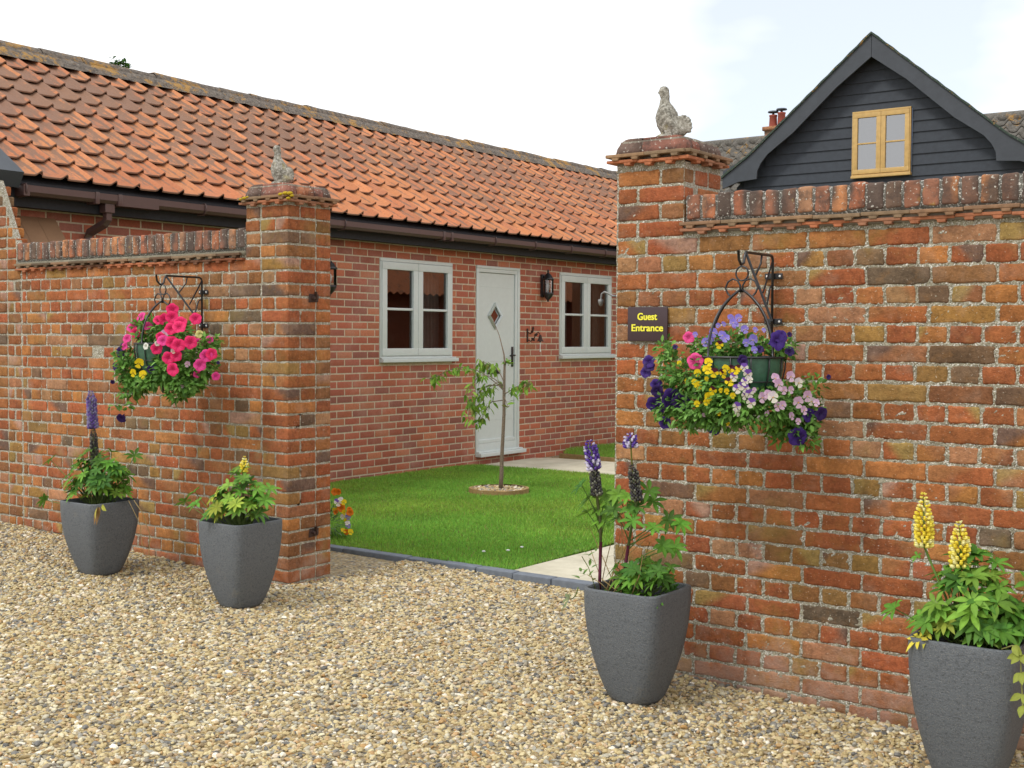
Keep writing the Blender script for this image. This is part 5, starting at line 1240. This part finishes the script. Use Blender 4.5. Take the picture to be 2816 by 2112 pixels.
TOCAM = np.array([.70, -.71, .06])
def foliage(root, blobs, greens, leafL, name='foliage'):
    ml = MB(); ms = MB()
    for (c, r, n) in blobs:   # leaves on and just under the surface of lumpy clumps
        for i in range(n):
            d = rng.normal(size=3); d /= np.linalg.norm(d); k = rng.uniform(.45, 1.05); p = np.array(c) + d * np.array(r) * k
            if p[1] > -.012: continue
            ax = d * .8 + rng.normal(0, .5, 3) + np.array([0, 0, .15]); g = np.array(greens[rng.integers(0, len(greens))]) * rng.uniform(.75, 1.25)
            ml.leaf(p, ax, d + np.array([0, 0, .8]), rng.uniform(*leafL) * 1.15, rng.uniform(*leafL) * .58, rng.uniform(.1, .6), g, 3, .25)
            if i % 4 == 0: q = p - d * np.array(r) * .35; ms.tube([q, (p + q) / 2 + rng.normal(0, .004, 3), p], [.0014, .0012, .001], 3, (.12, .22, .05), cap=False)
    o = ml.build(name, LEAF, root); ms.build('stems', LEAF, root); return o
GB = [(.09, .21, .035), (.12, .27, .045), (.16, .33, .06), (.20, .39, .09), (.07, .16, .03)]
# --- left basket: pink petunias
CX, CY = XA + .02, -.335
basket(CX, CY, ZA - .035, 1.43, .165, 'hanging basket on the left wall under the pink petunias', 6)
root = empty('basket_plants', (CX, CY, 1.40), 'mass of hot pink petunias with a few yellow pansies filling the left-hand basket', 'flowers', 'flowers in the hanging baskets')
P = lambda px, py, y: ony(250 + px / 3.770, 740 + py / 3.770, y)
bl = []
for px, py, rx, rz, n, y in ((820, 650, .15, .09, 300, -.36), (600, 640, .10, .08, 150, -.38), (820, 1050, .13, .09, 360, -.42), (1000, 1150, .10, .085, 330, -.40), (1150, 950, .08, .10, 230, -.36), (400, 1050, .055, .08, 190, -.42), (480, 1180, .06, .045, 130, -.42), (1220, 780, .045, .05, 70, -.34), (650, 1150, .09, .04, 120, -.44), (380, 900, .04, .05, 60, -.40), (420, 1290, .035, .03, 50, -.42), (900, 1290, .06, .03, 60, -.38), (330, 1420, .02, .03, 14, -.42)):
    bl.append((P(px, py, y), (rx, .09, rz), int(n * 1.7)))
foliage(root, bl, GB, (.024, .044))
for px, py, k, R, y in ((845, 420, 'pink', .036, -.40), (760, 520, 'pink', .034, -.42), (840, 500, 'pink', .036, -.45), (930, 555, 'pink', .036, -.46), (915, 600, 'pink', .037, -.48), (830, 620, 'pink', .036, -.47), (700, 530, 'pink', .030, -.42), (1085, 515, 'pink', .034, -.38), (520, 500, 'magenta', .034, -.38), (470, 570, 'magenta', .034, -.40), (430, 610, 'magenta', .033, -.41), (465, 660, 'pink', .032, -.44), (375, 720, 'magenta', .028, -.42), (350, 800, 'magenta', .024, -.42), (590, 590, 'magenta', .026, -.42), (750, 740, 'magenta', .035, -.50), (840, 760, 'pink', .037, -.51), (905, 790, 'pink', .038, -.51), (1030, 760, 'pink', .038, -.47), (680, 825, 'pink', .033, -.52), (720, 700, 'pink', .026, -.50), (805, 920, 'pink', .036, -.52), (885, 900, 'pink', .032, -.50), (850, 1040, 'pink', .038, -.52), (1195, 900, 'magenta', .036, -.42), (1250, 880, 'pink', .033, -.40), (1130, 995, 'magenta', .035, -.44), (1295, 1110, 'magenta', .024, -.36), (1120, 760, 'magenta', .024, -.38), (1230, 730, 'magenta', .022, -.34), (1100, 1090, 'magenta', .022, -.40), (310, 860, 'violet', .034, -.40), (325, 810, 'violet', .028, -.40), (255, 1010, 'violet', .026, -.40), (315, 1545, 'violet', .030, -.42), (225, 1170, 'violet', .014, -.40), (620, 1040, 'violet', .024, -.48), (570, 800, 'whitep', .020, -.50), (690, 770, 'whitep', .016, -.52), (1125, 675, 'lemonp', .023, -.36), (500, 975, 'yellow', .026, -.50), (440, 1075, 'yellow', .022, -.49), (540, 1095, 'yellow', .024, -.49), (510, 1162, 'lemonp', .014, -.48), (760, 670, 'palepink', .022, -.48), (1000, 985, 'palepink', .016, -.46), (950, 1210, 'palepink', .013, -.44), (850, 850, 'cream', .014, -.52), (1320, 970, 'violet', .010, -.34)):
    n = TOCAM + rng.normal(0, .20, 3) + np.array([(px - 820) / 1400, 0, (800 - py) / 1600]); flower(root, k, P(px, py, y) + (CAM - P(px, py, y)) / np.linalg.norm(CAM - P(px, py, y)) * .025, n, R * 1.06)
# --- right basket: mixed violas
CX, CY = XB + .012, -.355
basket(CX, CY, ZB - .045, 1.402, .185, 'hanging basket with visible green liner on the right wall under mixed violas', -20)
root = empty('basket_plants', (CX, CY, 1.38), 'mixed yellow, lilac, white and dark violet flowers spilling from the right-hand basket', 'flowers', 'flowers in the hanging baskets')
P = lambda px, py, y: ony(1720 + px / 3.814, 840 + py / 3.814, y)
bl = []
for px, py, rx, rz, n, y in ((1130, 400, .09, .06, 170, -.36), (900, 450, .09, .05, 150, -.38), (1350, 440, .09, .045, 130, -.34), (1650, 440, .05, .04, 90, -.30), (480, 650, .06, .09, 120, -.40), (700, 750, .10, .08, 260, -.46), (950, 850, .09, .09, 260, -.50), (1100, 1000, .10, .09, 280, -.52), (800, 1080, .12, .08, 300, -.48), (520, 1020, .07, .09, 180, -.42), (1300, 1080, .09, .08, 220, -.50), (1500, 1050, .09, .07, 230, -.46), (1750, 1000, .08, .08, 230, -.38), (1900, 1150, .06, .08, 170, -.34), (1700, 1250, .10, .05, 200, -.36), (1000, 1200, .11, .04, 150, -.44), (650, 1180, .06, .05, 90, -.42), (1900, 1380, .04, .05, 80, -.32), (420, 480, .03, .06, 45, -.38), (400, 1080, .035, .05, 60, -.40), (1950, 850, .05, .05, 50, -.32), (880, 640, .08, .05, 120, -.48), (1620, 1380, .05, .03, 40, -.34)):
    bl.append((P(px, py, y), (rx, .075, rz), int(n * 1.45)))
foliage(root, bl, GB, (.017, .034))
for px, py, k, R, y in ((735, 585, 'hotpink', .036, -.50), (665, 335, 'hotpink', .026, -.42), (870, 595, 'yellow', .018, -.54), (855, 675, 'yellow', .020, -.55), (930, 705, 'yellowdark', .019, -.56), (1018, 715, 'yellowdark', .020, -.56), (755, 708, 'yellow', .016, -.52), (1048, 660, 'yellow', .015, -.55), (1105, 668, 'yellowdark', .017, -.56), (1150, 680, 'yellowdark', .018, -.56), (1185, 660, 'yellowdark', .015, -.55), (1088, 800, 'yellowdark', .020, -.57), (765, 840, 'yellow', .018, -.53), (915, 890, 'yellowdark', .018, -.57), (870, 955, 'yellow', .018, -.56), (850, 1012, 'yellow', .014, -.55), (645, 795, 'yellow', .013, -.48), (750, 1030, 'yellow', .013, -.54), (720, 800, 'yellow', .012, -.52), (985, 410, 'yellowdark', .017, -.48), (850, 770, 'yellow', .010, -.55), (1000, 890, 'yellow', .010, -.57), (1060, 900, 'yellow', .012, -.58), (1125, 945, 'yellow', .012, -.58), (1072, 1238, 'yellow', .009, -.52), (980, 1130, 'yellow', .010, -.54), (565, 605, 'yellow', .011, -.46),
    (1105, 130, 'lilac', .016, -.38), (1185, 130, 'lilac', .016, -.38), (1130, 180, 'lilac', .018, -.40), (1150, 205, 'lilac', .015, -.39), (1250, 250, 'lilac', .017, -.38), (1030, 195, 'lilac', .012, -.38), (920, 285, 'lilac', .020, -.42), (890, 350, 'lilac', .022, -.44), (840, 385, 'lilac', .018, -.44), (1015, 315, 'lilac', .020, -.42), (1050, 345, 'lilac', .018, -.42), (1335, 360, 'lilac', .022, -.40), (1265, 390, 'lilac', .016, -.40), (1350, 465, 'lilac', .015, -.42), (1360, 255, 'lilac', .012, -.36), (730, 305, 'lilac', .012, -.42), (1450, 260, 'lilac', .010, -.34), (970, 210, 'lilac', .011, -.38),
    (1245, 650, 'whiteviolet', .018, -.55), (1280, 720, 'whiteviolet', .020, -.56), (1135, 750, 'whiteviolet', .018, -.57), (1248, 800, 'whiteviolet', .017, -.57), (1215, 845, 'whiteviolet', .017, -.57), (1170, 875, 'whiteviolet', .019, -.58), (1255, 870, 'whiteviolet', .018, -.57), (1300, 925, 'whiteviolet', .018, -.57), (1248, 945, 'whiteviolet', .017, -.57), (1315, 1020, 'whiteviolet', .020, -.57), (1165, 1060, 'whiteviolet', .019, -.57), (1170, 1115, 'whiteviolet', .019, -.56), (1305, 778, 'cream', .013, -.56), (1350, 885, 'palepink', .010, -.55),
    (1570, 765, 'palepink', .021, -.52), (1605, 830, 'palepink', .023, -.52), (1730, 745, 'palepink', .021, -.48), (1815, 810, 'cream', .020, -.44), (1660, 890, 'palepink', .016, -.50), (1735, 885, 'palepink', .015, -.46), (1435, 965, 'palepink', .021, -.54), (1490, 930, 'palepink', .017, -.53), (1545, 960, 'cream', .023, -.53), (1810, 1015, 'palepink', .023, -.46), (1600, 1060, 'palepink', .018, -.50), (1645, 1045, 'palepink', .017, -.49), (1905, 950, 'palepink', .022, -.42), (1950, 1005, 'cream', .017, -.40), (2000, 1020, 'palepink', .016, -.39), (1870, 1100, 'palepink', .018, -.42), (1740, 1160, 'palepink', .016, -.44), (1810, 1215, 'palepink', .013, -.42), (1480, 1130, 'palepink', .012, -.50), (1530, 1205, 'palepink', .011, -.46), (1400, 1180, 'cream', .010, -.50), (820, 1150, 'palepink', .009, -.50),
    (1590, 375, 'indigo', .040, -.40), (1625, 330, 'indigo', .030, -.38), (245, 590, 'indigo', .030, -.40), (250, 640, 'violet', .026, -.40), (215, 700, 'indigo', .026, -.40), (325, 830, 'indigo', .028, -.42), (335, 900, 'violet', .030, -.43), (490, 960, 'indigo', .044, -.46), (450, 1000, 'violet', .036, -.46), (585, 1010, 'violet', .040, -.47), (300, 1030, 'indigo', .036, -.42), (350, 1080, 'indigo', .028, -.42), (415, 1230, 'indigo', .028, -.41), (1920, 1150, 'indigo', .030, -.37), (2050, 1135, 'violet', .030, -.35), (1800, 1370, 'indigo', .042, -.38), (1850, 1410, 'violet', .028, -.36), (1225, 570, 'violet', .022, -.54), (1720, 305, 'violet', .012, -.30), (520, 435, 'violet', .013, -.38), (2130, 750, 'violet', .011, -.30), (895, 1300, 'indigo', .016, -.46), (950, 1335, 'indigo', .012, -.46), (1240, 600, 'violet', .02, -.54), (1410, 460, 'violet', .018, -.40), (1720, 480, 'violet', .022, -.33)):
    n = TOCAM + rng.normal(0, .18, 3) + np.array([(px - 1150) / 1700, 0, (800 - py) / 2000]); q_ = P(px, py, y); t_ = (CAM - q_) / np.linalg.norm(CAM - q_); flower(root, k, q_ + t_ * .028, n, R * 1.0)

# ------------------------------------------------------------------ pansies behind the left pier, daisies in the lawn
cx, cy = -.93, 1.36; root = empty('pansy_clump', (cx, cy, 0), 'clump of orange, yellow and lilac pansies behind the left brick pier', 'flowers')
foliage(root, [((cx, cy, .10), (.13, .10, .10), 10), ] if False else [], GB, (.02, .04)) if False else None
ml = MB()
for i in range(420):
    d = rng.normal(size=3); d /= np.linalg.norm(d); p = np.array((cx - .06, cy, .13)) + d * np.array((.17, .11, .15)) * rng.uniform(.3, 1)
    if p[2] < .01: continue
    ml.leaf(p, d + np.array([0, 0, .5]), (0, 0, 1), rng.uniform(.025, .05), .014, .4, np.array([(.09, .2, .04), (.14, .27, .06), (.22, .30, .16)][rng.integers(0, 3)]), 3)
ml.build('foliage', LEAF, root)
P = lambda px, py, y: ony(900 + px / 8.29, 1300 + py / 8.29, y)
for px, py, k, R in ((170, 435, 'orange', .028), (250, 430, 'orange', .026), (315, 800, 'orange', .032), (515, 905, 'orange', .028), (500, 830, 'orange', .018), (375, 672, 'yellow', .022), (235, 680, 'whiteviolet', .030), (305, 605, 'cream', .02), (170, 840, 'yellow', .02), (190, 900, 'orange', .02), (380, 905, 'yellow', .018), (450, 960, 'cream', .018), (475, 1010, 'lilac', .022), (435, 1078, 'yellow', .018), (460, 1150, 'cream', .02), (475, 1200, 'lilac', .02), (370, 1320, 'yellow', .022), (440, 1350, 'orange', .022), (530, 1352, 'yellow', .022), (350, 1000, 'cream', .018)):
    flower(root, k, P(px, py, cy - .03 - .03 * rng.random()), TOCAM + rng.normal(0, .35, 3), R)
for (px, py), lb in zip(((1397, 1517), (1435, 1508), (1330, 1520)), ('small white daisy in the front of the lawn, middle one of three', 'small white daisy in the front of the lawn, right-most of three', 'small pale daisy in the front of the lawn, left-most of three')):
    p = onz(px, py, .03); r = empty('daisy', (p[0], p[1], .01), lb, 'daisy', 'daisies in the lawn'); m = MB(); m.ell((p[0], p[1], .040), (.014, .014, .006), (.8, .8, .78), seg=10); m.tube([(p[0], p[1], .008), (p[0], p[1], .038)], .001, 4, (.1, .2, .04)); m.build('flower_head', PETAL, r)
# ------------------------------------------------------------------ barn with dark boarded gable
def barn():
    Y = 16.0; root = empty('barn', (-2.4, Y, 0), 'dark boarded barn gable with deep charcoal bargeboards behind the right-hand wall', 'barn')
    f = lambda px, py, y=Y - .30: (lambda p: (p[0], p[2]))(ony(px, py, y))
    apex = ony(2397, 95, Y - .3); cxx = apex[0]; za = apex[2]
    eL = ony(1990, 512, Y - .3); hw = cxx - eL[0]
    # boards (lapped) clipped to the gable triangle
    zi = za - .35; slope = (zi - (eL[2] + .05)) / (hw - .45); m = MB(); z = 2.2; e = .186
    while z < zi:
        half = min(hw - .12, (zi + .12 - z) / .885) if z > eL[2] - .3 else hw - .12
        if half > .05:
            V = [(cxx - half, Y - .028, z), (cxx + half, Y - .028, z), (cxx + half, Y - .004, z + e + .02), (cxx - half, Y - .004, z + e + .02), (cxx - half, Y, z), (cxx + half, Y, z)]
            m.add(V, [(0, 1, 2, 3), (0, 4, 5, 1)])
        z += e
    m.build('weatherboarding', CHARB, root, smooth=False)
    m = MB(); m.prism([(cxx - hw + .12, -.1), (cxx + hw - .12, -.1), (cxx + hw - .12, eL[2]), (cxx, za - .12), (cxx - hw + .12, eL[2])], Y + .005, Y + .18); m.box(cxx - hw + .12, cxx - hw + .3, Y + .2, 20.9, -.1, eL[2]); m.box(cxx + hw - .3, cxx + hw - .12, Y + .2, 20.9, -.1, eL[2]); m.build('wall', CHARB, root, smooth=False)
    # bargeboards: straight run then a bell-cast, scrolled foot
    out = [f(2397, 93), f(2250, 240), f(2100, 392), f(2070, 420), f(2040, 442), f(1988, 470), f(1986, 520), f(2030, 500), f(2080, 492), f(2082, 470), f(2092, 448), f(2110, 424), f(2180, 365), f(2300, 240), f(2401, 155)]
    L_ = [(a, b) for a, b in out]; Rr = [(2 * cxx - a, b) for a, b in out]
    L_[-1] = (cxx - .004, L_[-1][1]); L_[0] = (cxx - .004, L_[0][1]); Rr[-1] = (cxx + .004, L_[-1][1]); Rr[0] = (cxx + .004, L_[0][1])
    for poly in (L_, Rr): m = MB(); m.prism(poly, Y - .30, Y - .26); m.build('bargeboard', CHAR, root, smooth=False)
    m = MB(); m.add([(cxx, Y - .26, zi + .28), (cxx, Y - .01, zi + .28), (cxx - hw, Y - .01, eL[2]), (cxx - hw, Y - .26, eL[2]), (cxx + hw, Y - .01, eL[2]), (cxx + hw, Y - .26, eL[2])], [(0, 1, 2, 3), (0, 5, 4, 1)]); m.build('soffit', CHAR, root, smooth=False)
    # roof slopes with mossy edge
    for s in (-1, 1):
        m = MB(); V = []; n = 22
        for i in range(n + 1):
            t = i / n; x = cxx + s * (hw + .05) * t; zz = za + .015 - (za - eL[2] - .02) * t + (.10 * max(0, t - .8) / .2); dz = 1.9 * (1 - t)
            V += [(x, Y - .33, zz + .0), (x, 20.6, zz - dz), (x, 20.6, zz + .03 - dz), (x, Y - .33, zz + .035 + .012 * (i % 2))]
        m.add(V, [q for i in range(n) for q in ((4 * i + 3, 4 * i + 7, 4 * i + 6, 4 * i + 2), (4 * i, 4 * i + 4, 4 * i + 7, 4 * i + 3), (4 * i, 4 * i + 1, 4 * i + 5, 4 * i + 4))]); m.build('roof', MOSSY, root, smooth=False)
    w = bpy.data.objects.new('window', None); COL.objects.link(w); a = ony(2347, 313, Y - .03); b = ony(2505, 475, Y - .03); w.parent = root; w.location = np.array((a[0], Y, b[2])) - np.array(root.location)
    window(w, a[0], b[0], b[2], a[2] + .02, Y - .070, OAK, .02, facing='y', glass=SKYGLASS)
    m = MB(); m.box(a[0] - .02, b[0] + .02, Y - .036, Y - .033, b[2], a[2]); m.build('sky_tint_sheet', m_plain('painted sky reflection', (.12, .16, .24), .9), w)  # added sheet behind the panes, its blue colour paints in reflected sky
CHARB = m_plain('charcoal weatherboard', (.040, .048, .060), .7, .35, 0, .14, 12, .3, 50)
MOSSY = m_lichen('mossy dark roof edge', (.05, .08, .06), (.03, .045, .035))
barn()

# long grey pantile range behind the barn
def range_():
    Yr = 21.0; root = empty('farmhouse', (-3, 22, 0), 'low range with grey lichened pantile roof behind the black barn', 'house'); r0 = ony(1990, 397, Yr); r1 = ony(2816, 327, Yr); zr = (r0[2] + r1[2]) / 2 + .02
    x0, x1 = -9.0, 3.5; Ls = 3.6; th = math.radians(38); rows = 12; ex = Ls / rows; nu = 9; u = np.linspace(0, 1, nu); prof = np.where(u < .55, -.03 * np.sin(np.pi * u / .55), .085 * np.sin(np.pi * (u - .55) / .45)); tw = .30
    m = MB()
    for r in range(rows):
        for c in range(int((x1 - x0) / tw)):
            V = []
            for ls, hh in ((0, .03), (0, .075), (ex + .04, 0)):
                s = Ls - (r + 1) * ex + ls
                for i in range(nu): V.append((x0 + c * tw + u[i] * tw, Yr - (Ls - s) * math.cos(th), zr - (Ls - s) * math.sin(th) + hh + prof[i]))
            m.add(V, [(a * nu + i, a * nu + i + 1, (a + 1) * nu + i + 1, (a + 1) * nu + i) for a in range(2) for i in range(nu - 1)])
    m.add([(x0, Yr, zr), (x1, Yr, zr), (x1, Yr + 3, zr - 2.3), (x0, Yr + 3, zr - 2.3)], [(0, 1, 2, 3)])
    m.build('roof', GREYROOF, root)
    m = MB(); m.tube([(x0, Yr, zr), (-3, Yr, zr + .01), (x1, Yr, zr)], .12, 10); m.build('ridge', GREYROOF, root)
    m = MB(); m.box(x0 + .2, x1 - .2, Yr - 2.6, Yr + 2.6, -.1, zr - 2.2, (.3, .12, .06)); m.build('wall', NEWB, root, smooth=False)
    # chimney
    a = ony(2099, 352, 22); b = ony(2150, 352, 22); ct = root_c = bpy.data.objects.new('chimney', None); COL.objects.link(ct); ct.parent = root; ct.location = np.array((a[0], 22, 5.)) - np.array(root.location)
    m = MB(); C = []; Hh = []; z = 5.2; k = 0; X0, X1 = a[0] + .02, b[0] + .30
    while z < a[2] - .1:
        for i in range(4): w_ = (X1 - X0) / 4; C.append((X0 + (i + .5) * w_, 22.2, z)); Hh.append((w_ / 2 - .006, .2, .034))
        z += .078
    bricks(m, np.array(C), np.array(Hh), .006, .001, pick(len(C)), (1, 1, 1)); m.box(X0 + .01, X1 - .01, 22.01, 22.39, 5.0, a[2] - .06, (.4, .35, .28)); m.box(X0 - .03, X1 + .03, 21.96, 22.44, a[2] - .07, a[2] + .02, (.34, .16, .08)); m.build('stack', OLD, ct)
    for px in (2126, 2149):
        p = ony(px, 350, 22.15); t = ony(px, 318, 22.15)[2] + (.03 if px > 2130 else -.03); m = MB(); m.lathe([(.10, p[2] - .05), (.085, t), (.095, t + .01), (.095, t + .04), (.001, t + .04)], p[0], 22.15, 12, (.36, .09, .05)); m.build('chimney_pot', m_plain('red clay pot', (.30, .07, .045), .8), ct)
        m = MB(); m.tube([(p[0], 22.15, t + .03), (p[0], 22.15, t + .10)], .03, 8); m.lathe([(.13, t + .10), (.12, t + .13), (.001, t + .14)], p[0], 22.15, 10); m.build('cowl', CHAR, ct)
range_()

# facing range across the courtyard: only seen mirrored in the window glass, but it really stands there
def facing():
    root = empty('stable_range', (6.2, 8, 0), 'brick stable range with pantile roof across the courtyard, mirrored in the cottage windows', 'building'); m = MB(); m.box(5.6, 5.8, 2.2, 30, -.1, 2.45, (.40, .11, .06)); m.build('wall', NEWB, root, smooth=False)
    m = MB(); n = 130
    V = []
    for i in range(n * 4 + 1):
        y = 2.0 + i * 28.5 / (n * 4); h = .03 * math.sin(i * math.pi / 2); V += [(5.35, y, 2.40 + h), (8.9, y, 5.0 + h)]
    m.add(V, [(2 * i, 2 * i + 2, 2 * i + 3, 2 * i + 1) for i in range(n * 4)], (.60, .21, .09)); o = m.build('roof', PAN, root)
facing()

# tree tip showing above the cottage ridge
def back_tree():
    p = onx(331, 182, -9.6); x, y, z = p; root = empty('tree', (x, y, 0), 'top of a leafy tree just showing above the cottage ridge', 'tree'); m = MB()
    m.tube([(x - .3, y, 0), (x - .25, y, 2.2), (x - .05, y, z - .9), (x, y, z + .02)], [.10, .08, .035, .006], 8)
    for k in range(9):
        a = rng.uniform(0, 6.28); h = rng.uniform(.45, .9) * z; m.tube([(x - .15, y, h), (x + .5 * math.cos(a), y + .5 * math.sin(a), h + .35)], [.02, .006], 5)
    m.build('trunk', BARK, root); ml = MB()
    for k in range(1700):
        t = rng.random() ** .6; rr = (1 - t) * .8 + .10; a = rng.uniform(0, 6.28); q = rr * math.sqrt(rng.random()); c = (x + q * math.cos(a), y + q * math.sin(a), z - 2.4 + 2.45 * t)
        ml.leaf(c, (math.cos(a), math.sin(a), rng.uniform(-.2, .8)), (0, 0, 1), .07, .035, .3, np.array((.05, .12, .025)) * rng.uniform(.7, 1.5), 3)
    for (px, py) in ((318, 172), (313, 182), (325, 185), (340, 175), (345, 170), (343, 182), (348, 178), (332, 186), (318, 178), (339, 184), (316, 165)):
        for k in range(3): c = onx(331 + (px - 331) * 1.15, py - 1, -9.6) + rng.normal(0, .03, 3); ml.leaf(c, rng.normal(size=3), (0, 0, 1), .085, .04, .2, np.array((.05, .12, .025)), 3)
    ml.build('crown', LEAF, root)
back_tree()
# small yellow lichen cushion on the left pier's creasing
r = empty('lichen_patch', (-.1, -.04, 2.31), 'bright yellow lichen growing on the tile course of the left pier', 'lichen'); m = MB()
for (px, py, R_) in ((662, 548, .012), (672, 545, .015), (772, 534, .016), (785, 531, .018), (797, 531, .018), (803, 538, .012), (793, 545, .014), (680, 542, .010)):
    c = ony(px, py, -.036); m.ell(c, (R_ * 1.2, R_ * .8, R_ * .6), (.42, .30, .02), seg=10, rings=6)
m.build('crust', m_plain('yellow lichen', (.42, .30, .02), .95, .2, 0, .35, 120, 1, 150), r)
